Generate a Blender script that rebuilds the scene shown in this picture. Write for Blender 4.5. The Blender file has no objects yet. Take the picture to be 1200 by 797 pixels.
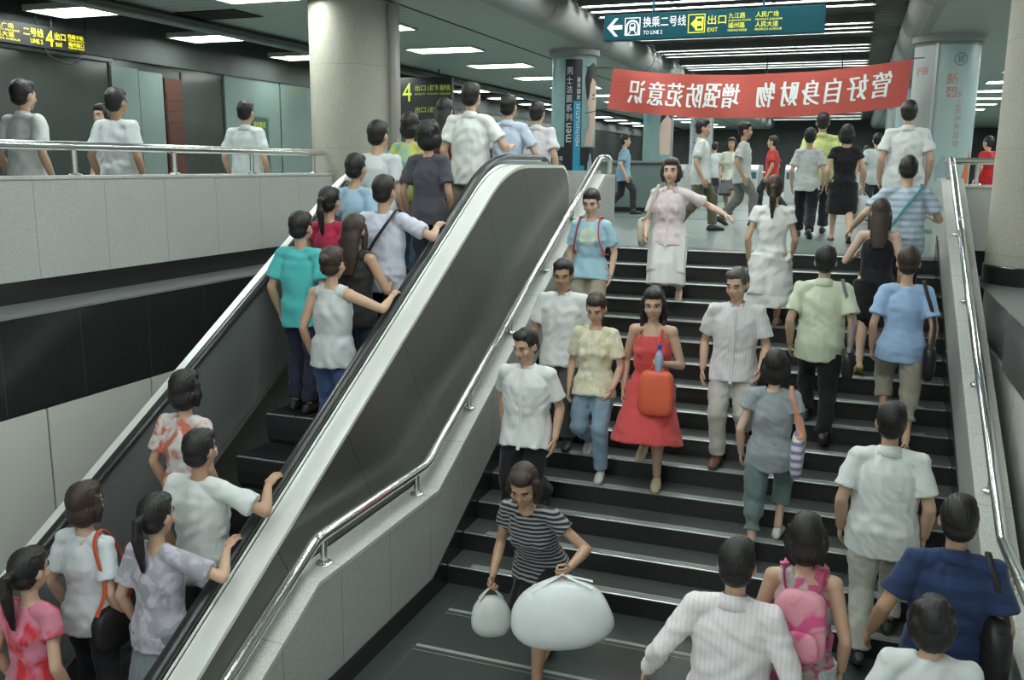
import bpy, bmesh, math, random
import numpy as np
from mathutils import Vector, Matrix
sc = bpy.context.scene
COL = sc.collection
PI = math.pi
rng = np.random.default_rng(7)
random.seed(7)
sc.view_settings.view_transform = 'Standard'
sc.view_settings.look = 'None'
sc.view_settings.gamma = 1
sc.view_settings.use_curve_mapping = False
sc.view_settings.exposure = 2.02

# ------------------------------------------------------------------ materials
def new_mat(name):
    m = bpy.data.materials.new(name); m.use_nodes = True
    nt = m.node_tree; b = nt.nodes['Principled BSDF']
    return m, nt, b
def N(nt, t, **kw):
    n = nt.nodes.new(t)
    for k, v in kw.items():
        if hasattr(n, k): setattr(n, k, v)
        else: n.inputs[k].default_value = v
    return n
def mathn(nt, op, a, b=None, c=None):
    n = nt.nodes.new('ShaderNodeMath'); n.operation = op
    for i, v in enumerate((a, b, c)):
        if v is None: continue
        if isinstance(v, (int, float)): n.inputs[i].default_value = v
        else: nt.links.new(v, n.inputs[i])
    return n.outputs[0]
def mixc(nt, fac, a, b):
    n = nt.nodes.new('ShaderNodeMix'); n.data_type = 'RGBA'
    if isinstance(fac, (int, float)): n.inputs[0].default_value = fac
    else: nt.links.new(fac, n.inputs[0])
    for i, v in ((6, a), (7, b)):
        if isinstance(v, (tuple, list)): n.inputs[i].default_value = (*v[:3], 1)
        else: nt.links.new(v, n.inputs[i])
    return n.outputs[2]
def coords(nt):
    t = nt.nodes.new('ShaderNodeTexCoord'); s = nt.nodes.new('ShaderNodeSeparateXYZ')
    nt.links.new(t.outputs['Object'], s.inputs[0])
    return t.outputs['Object'], s.outputs
def line_mask(nt, v, period, offset, width):
    """1 on thin joint lines that repeat along coordinate v"""
    a = mathn(nt, 'SUBTRACT', v, offset)
    a = mathn(nt, 'PINGPONG', a, period / 2)
    return mathn(nt, 'LESS_THAN', a, width / 2)
def plain(name, col, rough=.5, metal=0., noise=.0, nscale=20, bump=0., spec=None):
    m, nt, b = new_mat(name)
    b.inputs['Base Color'].default_value = (*col, 1); b.inputs['Roughness'].default_value = rough; b.inputs['Metallic'].default_value = metal
    if spec is not None: b.inputs['Specular IOR Level'].default_value = spec
    if noise or bump:
        o, s = coords(nt); n = N(nt, 'ShaderNodeTexNoise', Scale=nscale, Detail=4.0); nt.links.new(o, n.inputs['Vector'])
        if noise:
            nt.links.new(mixc(nt, n.outputs['Fac'], tuple(c * (1 - noise) for c in col), tuple(min(1, c * (1 + noise)) for c in col)), b.inputs['Base Color'])
        if bump:
            bp = N(nt, 'ShaderNodeBump', Strength=bump, Distance=.01); nt.links.new(n.outputs['Fac'], bp.inputs['Height']); nt.links.new(bp.outputs[0], b.inputs['Normal'])
    return m
def granite(name, a, bcol, rough=.4, scale=160, joints=(), jcol=(.05, .06, .055), blot=.08):
    m, nt, b = new_mat(name)
    o, s = coords(nt)
    n1 = N(nt, 'ShaderNodeTexNoise', Scale=scale, Detail=3.0, Roughness=.7); nt.links.new(o, n1.inputs['Vector'])
    n2 = N(nt, 'ShaderNodeTexNoise', Scale=2.2, Detail=5.0); nt.links.new(o, n2.inputs['Vector'])
    r = N(nt, 'ShaderNodeValToRGB'); nt.links.new(n1.outputs['Fac'], r.inputs[0])
    r.color_ramp.elements[0].position = .36; r.color_ramp.elements[1].position = .62
    r.color_ramp.elements[0].color = (*bcol, 1); r.color_ramp.elements[1].color = (*a, 1)
    c = mixc(nt, n2.outputs['Fac'], r.outputs[0], r.outputs[0])
    hs = nt.nodes.new('ShaderNodeHueSaturation'); nt.links.new(c, hs.inputs['Color'])
    nt.links.new(mathn(nt, 'MULTIPLY_ADD', n2.outputs['Fac'], blot * 2, 1 - blot), hs.inputs['Value'])
    c = hs.outputs[0]
    for ax, per, off, w in joints:
        c = mixc(nt, line_mask(nt, s[ax], per, off, w), c, jcol)
    nt.links.new(c, b.inputs['Base Color'])
    rr = mathn(nt, 'MULTIPLY_ADD', n1.outputs['Fac'], .15, rough - .07); nt.links.new(rr, b.inputs['Roughness'])
    return m
def steel(name, col=(.62, .63, .6), rough=.22, stretch=(3, 3, 300), joint=None, bump=.03):
    m, nt, b = new_mat(name)
    o, s = coords(nt)
    mp = N(nt, 'ShaderNodeMapping'); mp.inputs['Scale'].default_value = stretch; nt.links.new(o, mp.inputs[0])
    n = N(nt, 'ShaderNodeTexNoise', Scale=1.0, Detail=3.0); nt.links.new(mp.outputs[0], n.inputs['Vector'])
    c = mixc(nt, n.outputs['Fac'], tuple(x * .93 for x in col), tuple(min(1, x * 1.05) for x in col))
    if joint:
        v = mathn(nt, 'ADD', mathn(nt, 'MULTIPLY', s[1], joint[0]), mathn(nt, 'MULTIPLY', s[2], joint[1]))
        c = mixc(nt, line_mask(nt, v, joint[2], joint[3], .006), c, tuple(x * .3 for x in col))
    nt.links.new(c, b.inputs['Base Color'])
    b.inputs['Metallic'].default_value = .92
    nt.links.new(mathn(nt, 'MULTIPLY_ADD', n.outputs['Fac'], .14, rough - .07), b.inputs['Roughness'])
    return m
def emit(name, col, s, base=(.8, .8, .8)):
    m, nt, b = new_mat(name)
    b.inputs['Base Color'].default_value = (*base, 1)
    b.inputs['Emission Color'].default_value = (*col, 1); b.inputs['Emission Strength'].default_value = s
    return m
M = {}
M['granite'] = granite('pale_speckled_granite', (.58, .60, .56), (.32, .33, .305), .42, 170, [(1, .70, 5.19, .005)], (.2, .21, .2))
M['granite_stair'] = granite('grey_speckled_granite', (.54, .555, .52), (.30, .31, .29), .4, 170, [(1, .62, .1, .005)], (.13, .135, .13))
M['coping'] = granite('pale_granite_coping', (.66, .68, .635), (.37, .385, .355), .38, 150, [(1, .62, .1, .004)], (.24, .25, .235))
M['buff'] = granite('buff_granite_column', (.50, .475, .395), (.30, .285, .235), .45, 120, [(2, .95, .15, .006)], (.30, .29, .25))
M['black'] = granite('polished_black_granite', (.030, .032, .032), (.012, .013, .013), .22, 220, [(1, .69, 4.41, .004)], (.07, .075, .075))
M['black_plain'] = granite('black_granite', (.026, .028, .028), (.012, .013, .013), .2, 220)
M['step'] = granite('lit_tread_granite', (.085, .093, .09), (.04, .045, .044), .36, 200)
M['landing'] = granite('dark_landing_tiles', (.055, .067, .064), (.028, .035, .033), .3, 200, [(1, .535, 5.56, .005), (0, .8, -2.53, .005)], (.09, .1, .1))
M['ledge'] = granite('grey_ledge_stone', (.24, .25, .25), (.15, .157, .157), .3, 200)
M['floor'] = granite('pale_green_floor_stone', (.17, .215, .20), (.125, .16, .148), .32, 120, [(0, .8, -2.72, .006), (1, .8, 10.208, .006)], (.25, .3, .28), .06)
M['dark_floor_line'] = plain('dark_floor_inlay', (.09, .1, .1), .3)
M['nosing'] = plain('anti_slip_strip', (.30, .32, .31), .5, 0, .2, 90)
M['edge'] = steel('nosing_metal_edge', (.5, .53, .52), .3)
M['panel_white'] = plain('cream_wall_panel', (.60, .61, .56), .32, 0, .05, 3)
M['steel'] = steel('polished_stainless', (.70, .715, .70), .15)
M['deck'] = plain('brushed_stainless_deck', (.82, .84, .80), .40, .35, .05, 3)
M['inclad'] = steel('brushed_cladding', (.20, .20, .185), .44, (3, 120, 120), (.866, .5, .93, .15))
M['inner'] = plain('dark_inner_balustrade', (.19, .20, .20), .42, .2, .08, 3)
M['rubber'] = plain('black_rubber_handrail', (.022, .024, .026), .28, 0, .1, 30)
M['escstep'] = plain('grooved_step_metal', (.055, .057, .06), .45, .4, .2, 60)
M['gap'] = plain('dark_gap', (.01, .01, .01), .7)
M['grey_wall'] = plain('grey_painted_wall', (.21, .225, .21), .5, 0, .06, 4)
M['dark_wall'] = plain('dark_bulkhead', (.045, .052, .05), .6, 0, .15, 4)
M['dark_ceiling'] = plain('dark_exposed_ceiling', (.022, .025, .025), .8, 0, .2, 6)
M['glass_dark'] = plain('dark_shopfront_glass', (.045, .05, .045), .14, 0, .2, 1.5)
M['glass_pale'] = plain('pale_green_glass_panel', (.16, .21, .195), .16, 0, .08, 2)
M['white_ceiling'] = plain('white_plaster_ceiling', (.38, .415, .395), .55, 0, .04, 3)
M['bullnose'] = plain('grey_bullnose_plaster', (.31, .32, .315), .6, 0, .06, 3)
M['door'] = plain('red_brown_wood', (.07, .022, .013), .4, 0, .3, 8)
M['light_box'] = plain('light_fitting_metal', (.55, .57, .55), .4, .3)
M['dark_metal'] = plain('dark_metal', (.03, .033, .035), .45, .4)
M['rope'] = plain('dark_rope', (.02, .02, .02), .8)
def slat_mat(name, col, dark, per, ax=1):
    m, nt, b = new_mat(name); o, s = coords(nt)
    n = N(nt, 'ShaderNodeTexNoise', Scale=1.5, Detail=2.0); nt.links.new(o, n.inputs['Vector'])
    c = mixc(nt, n.outputs['Fac'], tuple(x * .95 for x in col), col)
    nt.links.new(mixc(nt, line_mask(nt, s[ax], per, 0, .016), c, dark), b.inputs['Base Color']); b.inputs['Roughness'].default_value = .45
    return m
M['slats'] = slat_mat('white_slat_ceiling', (.36, .40, .38), (.10, .145, .14), .2)
M['tube'] = emit('fluorescent_tube', (.92, 1.0, .96), 11.0)
def louvre_mat():
    m, nt, b = new_mat('louvred_diffuser'); o, s = coords(nt)
    a = line_mask(nt, s[0], .08, 0, .02); c = line_mask(nt, s[1], .2, .1, .045)
    k = mathn(nt, 'SUBTRACT', 1.0, mathn(nt, 'MAXIMUM', a, c))
    nt.links.new(mathn(nt, 'MULTIPLY_ADD', k, 6.0, 1.4), b.inputs['Emission Strength'])
    b.inputs['Emission Color'].default_value = (.9, 1, .96, 1); b.inputs['Base Color'].default_value = (.8, .8, .8, 1)
    return m
M['louvre'] = louvre_mat()
M['sign_teal'] = emit('teal_sign_face', (.004, .10, .13), .02, (.004, .055, .075)); M['sign_teal'].node_tree.nodes['Principled BSDF'].inputs['Roughness'].default_value = .5; M['sign_teal'].node_tree.nodes['Principled BSDF'].inputs['Specular IOR Level'].default_value = .2
M['sign_white'] = emit('white_sign_lettering', (.95, 1, 1), .10, (.8, .8, .8))
M['sign_yellow'] = emit('yellow_sign_lettering', (.85, .85, .06), .10, (.7, .7, .05))
M['sign_black'] = plain('black_sign_face', (.008, .008, .009), .5)
M['led_yellow'] = emit('yellow_lit_lettering', (1, .9, .02), .28, (.7, .65, .02))
M['led_green'] = emit('green_yellow_lit_lettering', (.5, .55, .03), .06, (.4, .45, .05))
M['banner_white'] = plain('white_banner_characters', (.72, .74, .72), .7)
def banner_mat():
    m, nt, b = new_mat('red_banner_cloth'); o, s = coords(nt)
    mp = N(nt, 'ShaderNodeMapping'); mp.inputs['Scale'].default_value = (1.2, 1, 16); nt.links.new(o, mp.inputs[0])
    n = N(nt, 'ShaderNodeTexNoise', Scale=1.3, Detail=3.0); nt.links.new(mp.outputs[0], n.inputs['Vector'])
    nt.links.new(mixc(nt, n.outputs['Fac'], (.38, .060, .045), (.48, .088, .068)), b.inputs['Base Color']); b.inputs['Roughness'].default_value = .75
    b.inputs['Emission Strength'].default_value = 0
    return m
M['banner'] = banner_mat()

# ------------------------------------------------------------------ mesh builder
class MB:
    def __init__(s): s.v = []; s.f = []; s.m = []; s.mi = 0
    def add(s, vs, fs):
        o = len(s.v); s.v += [tuple(map(float, v)) for v in vs]
        for f in fs: s.f.append(tuple(i + o for i in f)); s.m.append(s.mi)
        return s
    def box(s, x0, x1, y0, y1, z0, z1):
        x0, x1 = sorted((x0, x1)); y0, y1 = sorted((y0, y1)); z0, z1 = sorted((z0, z1))
        vs = [(x, y, z) for z in (z0, z1) for y in (y0, y1) for x in (x0, x1)]
        return s.add(vs, [(0, 2, 3, 1), (4, 5, 7, 6), (0, 1, 5, 4), (2, 6, 7, 3), (0, 4, 6, 2), (1, 3, 7, 5)])
    def cbox(s, c, d, Mx=None, ch=.0):
        """box about c of size d turned by the 3x3 matrix Mx"""
        b = MB().box(-d[0] / 2, d[0] / 2, -d[1] / 2, d[1] / 2, -d[2] / 2, d[2] / 2)
        Mx = Mx or Matrix.Identity(3); c = Vector(c)
        return s.add([Mx @ Vector(v) + c for v in b.v], b.f)
    def prism(s, poly, a0, a1, fn):
        """poly: 2-D outline; fn(p, a) -> xyz; extruded from a0 to a1"""
        n = len(poly); vs = [fn(p, a0) for p in poly] + [fn(p, a1) for p in poly]
        fs = [tuple(range(n)), tuple(range(2 * n - 1, n - 1, -1))] + [(i, i + n, (i + 1) % n + n, (i + 1) % n) for i in range(n)]
        return s.add(vs, fs)
    def ext_x(s, poly, x0, x1, tilt=None):
        return s.prism(poly, x0, x1, lambda p, a: (a + (tilt(p[0]) if tilt else 0), p[0], p[1]))
    def ribbon(s, prof, x0, x1, th, tilt=None):
        """a strip of thickness th under the (y,z) profile"""
        vs = []; n = len(prof)
        for (y, z) in prof:
            t = tilt(y) if tilt else 0
            vs += [(x0 + t, y, z), (x1 + t, y, z), (x1 + t, y, z - th), (x0 + t, y, z - th)]
        fs = [(3, 2, 1, 0), (4 * n - 4, 4 * n - 3, 4 * n - 2, 4 * n - 1)]
        for i in range(n - 1):
            a = 4 * i; b = a + 4
            for k in range(4): fs.append((a + k, a + (k + 1) % 4, b + (k + 1) % 4, b + k))
        return s.add(vs, fs)
    def tube(s, pts, r, seg=16, cap=True, ref=(0, 0, 1)):
        """pts: polyline; r: radius, list of radii, or list of (ra, rb)"""
        pts = [Vector(p) for p in pts]; n = len(pts)
        if not isinstance(r, (list, tuple)): r = [r] * n
        vs = []
        for i, p in enumerate(pts):
            if i == 0: t = pts[1] - p
            elif i == n - 1: t = p - pts[i - 1]
            else: t = (pts[i + 1] - p).normalized() + (p - pts[i - 1]).normalized()
            t.normalize()
            R = Vector(ref)
            if abs(R.dot(t)) > .95: R = Vector((1, 0, 0)) if abs(t.x) < .9 else Vector((0, 1, 0))
            a = (R - t * R.dot(t)).normalized(); b = t.cross(a)
            k = 1.0
            if 0 < i < n - 1:
                ca = max(.35, (p - pts[i - 1]).normalized().dot(t)); k = 1 / ca
            ra, rb = r[i] if isinstance(r[i], (tuple, list)) else (r[i], r[i])
            for j in range(seg):
                th = 2 * PI * j / seg
                vs.append(p + a * (math.cos(th) * ra) * (k if abs(a.dot(t)) < .0001 and k < 1.6 else 1) + b * (math.sin(th) * rb))
        fs = []
        for i in range(n - 1):
            for j in range(seg):
                fs.append((i * seg + j, i * seg + (j + 1) % seg, (i + 1) * seg + (j + 1) % seg, (i + 1) * seg + j))
        if cap: fs += [tuple(range(seg - 1, -1, -1)), tuple(range((n - 1) * seg, n * seg))]
        return s.add(vs, fs)
    def cyl(s, c, r, z0, z1, seg=48):
        return s.tube([(c[0], c[1], z0), (c[0], c[1], z1)], r, seg, True, (1, 0, 0))
    def lathe(s, c, prof, seg=40):
        vs = [(c[0] + r * math.cos(2 * PI * j / seg), c[1] + r * math.sin(2 * PI * j / seg), c[2] + z) for r, z in prof for j in range(seg)]
        n = len(prof)
        fs = [(i * seg + j, i * seg + (j + 1) % seg, (i + 1) * seg + (j + 1) % seg, (i + 1) * seg + j) for i in range(n - 1) for j in range(seg)]
        fs += [tuple(range(seg - 1, -1, -1)), tuple(range((n - 1) * seg, n * seg))]
        return s.add(vs, fs)
    def ellipsoid(s, c, r, Mx=None, nu=16, nv=10):
        Mx = Mx or Matrix.Identity(3); c = Vector(c)
        vs = [Mx @ Vector((0, 0, -r[2])) + c]
        for i in range(1, nv):
            ph = -PI / 2 + PI * i / nv
            for j in range(nu):
                th = 2 * PI * j / nu
                vs.append(Mx @ Vector((r[0] * math.cos(ph) * math.cos(th), r[1] * math.cos(ph) * math.sin(th), r[2] * math.sin(ph))) + c)
        vs.append(Mx @ Vector((0, 0, r[2])) + c); e = len(vs) - 1
        fs = [(0, 1 + (j + 1) % nu, 1 + j) for j in range(nu)]
        for i in range(nv - 2):
            for j in range(nu):
                a = 1 + i * nu; b = a + nu
                fs.append((a + j, a + (j + 1) % nu, b + (j + 1) % nu, b + j))
        a = 1 + (nv - 2) * nu
        fs += [(a + j, a + (j + 1) % nu, e) for j in range(nu)]
        return s.add(vs, fs)
    def build(s, name, mats, parent=None, smooth=False, bevel=0, angle=40):
        me = bpy.data.meshes.new(name); me.from_pydata(s.v, [], s.f)
        if not isinstance(mats, (list, tuple)): mats = [mats]
        for m in mats: me.materials.append(m)
        if any(s.m): me.polygons.foreach_set('material_index', s.m)
        bm = bmesh.new(); bm.from_mesh(me); bmesh.ops.recalc_face_normals(bm, faces=bm.faces); bm.to_mesh(me); bm.free()
        if smooth:
            me.shade_smooth()
            me.set_sharp_from_angle(angle=math.radians(angle))
        o = bpy.data.objects.new(name, me); COL.objects.link(o)
        if parent is not None: o.parent = parent
        if bevel:
            b = o.modifiers.new('bevel', 'BEVEL'); b.width = bevel; b.segments = 2; b.limit_method = 'ANGLE'
        return o
def struct(o): o['kind'] = 'structure'; return o
def tag(o, label, cat, group=None, kind=None):
    o['label'] = label; o['category'] = cat
    if group: o['group'] = group
    if kind: o['kind'] = kind
    return o
def thing(name, label, cat, loc=(0, 0, 0), group=None, rotz=0):
    o = bpy.data.objects.new(name, None); COL.objects.link(o); o.location = loc; o.rotation_euler = (0, 0, rotz); o.empty_display_size = .1
    return tag(o, label, cat, group)
def keep(o):
    """parent matrix of an unturned Empty at the thing's base: meshes stay in world coordinates"""
    o.matrix_parent_inverse = Matrix.Translation(-Vector(o.parent.location)); return o
def text_geo(body, size, extrude=.0):
    cu = bpy.data.curves.new('lettering', 'FONT'); cu.body = body; cu.size = size; cu.align_x = 'LEFT'; cu.resolution_u = 3; cu.extrude = extrude
    o = bpy.data.objects.new('lettering', cu); COL.objects.link(o)
    dg = bpy.context.evaluated_depsgraph_get(); dg.update()
    me = bpy.data.meshes.new_from_object(o.evaluated_get(dg))
    v = [tuple(x.co) for x in me.vertices]; f = [tuple(p.vertices) for p in me.polygons]
    bpy.data.objects.remove(o); bpy.data.curves.remove(cu); bpy.data.meshes.remove(me)
    return v, f
def put_text(mb, body, x0, y0, w, h, fn, sub=0, size=1.0):
    """fit the text into the w x h cell at (x0,y0) of the sign face; fn(u,v) -> xyz"""
    v, f = text_geo(body, size)
    if not v: return
    xs = [p[0] for p in v]; ys = [p[1] for p in v]
    sx = w / max(1e-6, max(xs) - min(xs)); sy = h / max(1e-6, max(ys) - min(ys))
    mx, my = min(xs), min(ys)
    mb.add([fn(x0 + (p[0] - mx) * sx, y0 + (p[1] - my) * sy) for p in v], f)
def put_poly(mb, poly, fn): mb.add([fn(*p) for p in poly], [tuple(range(len(poly)))])
def put_rect(mb, x0, y0, x1, y1, fn, n=1):
    for i in range(n):
        a = x0 + (x1 - x0) * i / n; b = x0 + (x1 - x0) * (i + 1) / n
        mb.add([fn(a, y0), fn(b, y0), fn(b, y1), fn(a, y1)], [(0, 1, 2, 3)])
def frame_rect(mb, x0, y0, x1, y1, t, fn):
    put_rect(mb, x0, y0, x1, y0 + t, fn); put_rect(mb, x0, y1 - t, x1, y1, fn)
    put_rect(mb, x0, y0 + t, x0 + t, y1 - t, fn); put_rect(mb, x1 - t, y0 + t, x1, y1 - t, fn)

# ------------------------------------------------------------------ camera
F, PT, YA, RO, CZ = 1064.6, .190, .354, .008, .918
def ray(x, w):
    c, s = math.cos(RO), math.sin(RO); x, w = c * x - s * w, s * x + c * w
    c, s = math.cos(PT), math.sin(PT); y = c + s * w; z = -s + c * w
    c, s = math.cos(YA), math.sin(YA); return Vector((c * x - s * y, s * x + c * y, z))
fw = ray(0, 0); rt = (ray(1, 0) - fw).normalized(); up = (ray(0, 1) - fw).normalized()
cam = bpy.data.cameras.new('camera'); cam.sensor_width = 36; cam.lens = F / 1200 * 36; cam.clip_start = .05; cam.clip_end = 200
co = bpy.data.objects.new('camera', cam); COL.objects.link(co)
mw = Matrix((( rt.x, up.x, -fw.x, 0), (rt.y, up.y, -fw.y, 0), (rt.z, up.z, -fw.z, CZ), (0, 0, 0, 1)))
co.matrix_world = mw; sc.camera = co

# ------------------------------------------------------------------ stairs
RI, GO, Y0 = .15, .304, 10.208
def ny(k): return Y0 - GO * k
def tilt(y): return (7.47 - y) * .0135          # the right balustrade runs very slightly out of square
XL, XR = -2.722, .878
st = thing('staircase', 'broad flight of black granite stairs with pale nosing strips between two granite balustrades', 'stairs', (-.9, 8, -2.25))
def step(k, y, z, dep):
    b = MB(); b.mi = 0
    prof = [(y + .006, z), (y, z - .006), (y, z - .03), (y + .006, z - .034), (y + .006, z - RI), (y + dep, z - RI), (y + dep, z)]
    b.prism(prof, 0, 1, lambda p, a: (XL if a == 0 else XR + tilt(p[0]) , p[0], p[1]))
    b.m = [0] * len(b.f); b.m[8] = 1                      # same stone; paler tread colour has the light from above painted in
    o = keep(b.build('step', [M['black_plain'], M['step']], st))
    e = MB().prism([(y - .001, z - .007), (y - .001, z - .002), (y + .004, z + .0015), (y + .012, z + .0015), (y + .012, z - .004)], 0, 1,
                   lambda p, a: (XL + .02 if a == 0 else XR - .02 + tilt(p[0]), p[0], p[1]))
    e.build('nosing_edge', M['edge'], o)
    if k > 0:
        s = MB().box(XL + .19, XR - .19, y + .022, y + .048, z - .002, z + .0015).box(XL + .19, XR - .19, y + .056, y + .082, z - .002, z + .0015)
        s.build('nosing_strip', M['nosing'], o)
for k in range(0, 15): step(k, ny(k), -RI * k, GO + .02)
YLE = 4.015
b = MB().box(XL - .3, XR + .3, YLE, ny(14) + .02, -2.40, -2.25); lo = keep(b.build('landing', M['landing'], st))
s = MB()
for yy in (5.56, 5.03, 4.50): s.box(XL + .19, XR - .2, yy, yy + .03, -2.2515, -2.2485).box(XL + .19, XR - .2, yy - .045, yy - .04, -2.2515, -2.249)
s.build('nosing_strip', M['nosing'], lo)
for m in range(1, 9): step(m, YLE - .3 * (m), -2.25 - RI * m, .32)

def wall_profile(dz, ye=10.95):
    """outline of the stepped top of the balustrade in (y,z)"""
    return [(ye, .82 + dz), (10.45, .82 + dz), (5.83, -1.45 + dz), (4.20, -1.45 + dz), (-.5, -3.82 + dz)]
CT = .035
for side, x0, x1, tl in (('left', -2.94, XL, None), ('right', XR, 1.09, tilt)):
    body = wall_profile(-CT) + [(-.5, -6), (10.95, -6)]
    w = struct(MB().ext_x(body, x0 + .004, x1 - .004, tl).build('wall_stair_' + side, M['granite_stair']))
    c = MB().ribbon(wall_profile(0), x0, x1, CT, tl).build('coping', M['coping'], w, bevel=.004)
    xs = XL if side == 'left' else XR
    sk = [(ny(-.3), .11 + .13), (5.70, -2.10), (4.05, -2.10), (-.5, -4.36), (-.5, -5.0), (4.0, -2.6), (5.95, -2.6), (ny(-.3), -.3)]
    q = xs + (.009 if side == 'left' else -.009)
    struct(MB().ext_x(sk, min(q, xs), max(q, xs), tl).build('baseboard_' + side, M['black_plain']))

def rail_thing(name, label, path, posts, r=.036, group=None, cap=True):
    """stainless handrail: one bent tube and its posts, each with a round base flange"""
    t = thing(name, label, 'handrail', posts[0][0], group)
    keep(MB().tube(path, r, 20).build('rail', M['steel'], t, True))
    for base, top in posts:
        p = keep(MB().tube([base, top], .021, 14).build('post', M['steel'], t, True))
        MB().lathe(base, [(.052, 0), (.052, .006), (.044, .014), (.028, .017)], 24).build('base_flange', M['steel'], p, True)
    return t
def bent(pts, rad=.12, n=5):
    """round the corners of a polyline"""
    pts = [Vector(p) for p in pts]; out = [pts[0]]
    for i in range(1, len(pts) - 1):
        a, p, c = pts[i - 1], pts[i], pts[i + 1]
        d1 = (a - p); d2 = (c - p); k = min(rad, d1.length * .45, d2.length * .45)
        q1 = p + d1.normalized() * k; q2 = p + d2.normalized() * k
        for j in range(n + 1):
            t = j / n; out.append(q1 * (1 - t) ** 2 + p * 2 * t * (1 - t) + q2 * t * t)
    out.append(pts[-1]); return out
def top_z(y):
    if y > 10.45: return .82
    if y > 5.83: return .82 - (10.45 - y) * (.82 + 1.45) / (10.45 - 5.83)
    if y > 4.2: return -1.45
    return -1.45 - (4.2 - y) * (3.82 - 1.45) / 4.7
XA = -2.83
path = bent([(XA + .09, 10.72, .83), (XA + .09, 10.72, 1.012), (XA, 10.60, 1.012), (XA, 5.84, -1.275), (XA, 4.345, -1.265), (XA, 0.2, -3.30)], .05)
rail_thing('stair_handrail', 'polished steel handrail along the left granite balustrade beside the escalator', path,
           [((XA, y, top_z(y)), (XA, y, top_z(y) + .17)) for y in (9.51, 8.56, 7.61, 6.66, 5.68, 4.42, 3.3)])
xr = lambda y: .972 + tilt(y)
path = bent([(xr(10.9) + 2.6, 11.03, 1.0), (xr(10.9), 11.03, 1.0), (xr(10.6), 10.62, 1.012), (xr(5.84), 5.84, -1.275), (xr(4.3), 4.345, -1.265), (xr(0) , 0.2, -3.30)], .05)
rail_thing('stair_handrail', 'polished steel handrail along the right balustrade, turning along the parapet at its top', path,
           [((xr(y), y, top_z(y)), (xr(y), y, top_z(y) + .17)) for y in (10.45, 9.42, 8.42, 7.42, 6.42, 5.5, 4.4)] +
           [((x, 11.03, .75), (x, 11.03, .98)) for x in (1.23, 2.2, 3.2)])

# ------------------------------------------------------------------ left balcony, its parapet and what lies under it
XW, XF = -5.734, -5.285
struct(MB().box(-14, XW - .2, -2, 48, -.3, 0).box(XW - .2, -4.62, 9.4, 48, -.3, 0).box(-4.62, 12, 11.0, 48, -.3, 0).box(-2.95, 1.1, Y0 + .3, 11.0, -.3, 0)
       .box(-4.62, -2.95, 9.9, 11.0, -.3, 0).build('floor', M['floor']))
fl = MB()
for yy in (16.4, 20.2): fl.box(-12, 10, yy, yy + .16, 0, .003)
struct(fl.build('trim_1', M['dark_floor_line']))
w = struct(MB().box(XW - .2, XW, -2, 9.40, .045, .785).build('wall_left', M['granite']))
MB().box(XW - .21, XW + .012, -2, 9.40, .785, .812).build('coping', M['coping'], w, bevel=.003)
MB().box(XW - .2, XW - .006, -2, 9.40, -.13, .045).build('skirting', M['black_plain'], w)
w = struct(MB().box(XW - .2, XF, -2, 9.95, -.80, -.135).build('wall_fascia_left', M['black']))
MB().box(XW - .2, XF + .006, -2, 9.95, -.135, -.118).build('ledge', M['ledge'], w)
low = struct(MB().box(XF - .25, XF - .012, -2, 12, -6, -.80).build('wall_lower_left', M['gap']))
pb = MB()
yy = 4.735 - 1.04 * 6
while yy < 11.5:
    pb.box(XF - .03, XF, yy + .008, yy + 1.032, -6, -.815); yy += 1.04
pb.build('panelling', M['panel_white'], low)
rail_thing('balcony_handrail', 'thick steel handrail on short posts along the granite balcony parapet', bent([(XW - .07, -1.8, 1.04), (XW - .07, 9.33, 1.04), (XW - .13, 9.42, 1.04)], .05),
           [((XW - .07, 9.12 - 1.15 * i, .812), (XW - .07, 9.12 - 1.15 * i, 1.02)) for i in range(7)])

# right side: parapet at the stair head, black slab edge, cream panels below it
w = struct(MB().box(1.12, 6, 10.97, 11.12, .05, .725).build('wall_parapet_right', M['granite_stair']))
MB().box(1.11, 6, 10.95, 11.13, .725, .75).build('coping', M['coping'], w, bevel=.003)
MB().box(1.12, 6, 10.98, 11.1, -.32, .05).build('skirting', M['black_plain'], w)
FX = 1.17
prof = [(FX + .12 - .12 * math.sin(a), 7.72 + .12 * math.cos(a)) for a in np.linspace(0, PI / 2, 9)]
w = struct(MB().prism([(6, 7.84)] + prof + [(FX, 1.0), (6, 1.0)], -.60, -.14, lambda p, a: (p[0], p[1], a)).build('wall_fascia_right', M['black_plain'], None, True))
MB().box(FX + .05, 6, 7.84, 9.5, -.60, -.14).build('end_panel', M['ledge'], w)
MB().box(FX - .015, 6, 1.0, 9.95, -.14, -.12).build('ledge', M['ledge'], w, bevel=.004)
low = struct(MB().box(FX + .05, 1.6, 1, 12.5, -6, -.605).box(FX + .02, 6, 12.4, 12.6, -6, -.3).build('wall_lower_right', M['gap']))
pb = MB(); yy = 2.0
while yy < 11.5: pb.box(FX + .02, FX + .05, yy + .006, yy + 1.034, -6, -.605); yy += 1.04
pb.build('panelling', M['panel_white'], low)
struct(MB().box(-3.55, -2.94, 10.95, 11.08, 0, .86).build('wall_stair_head', M['granite_stair']))

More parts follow.
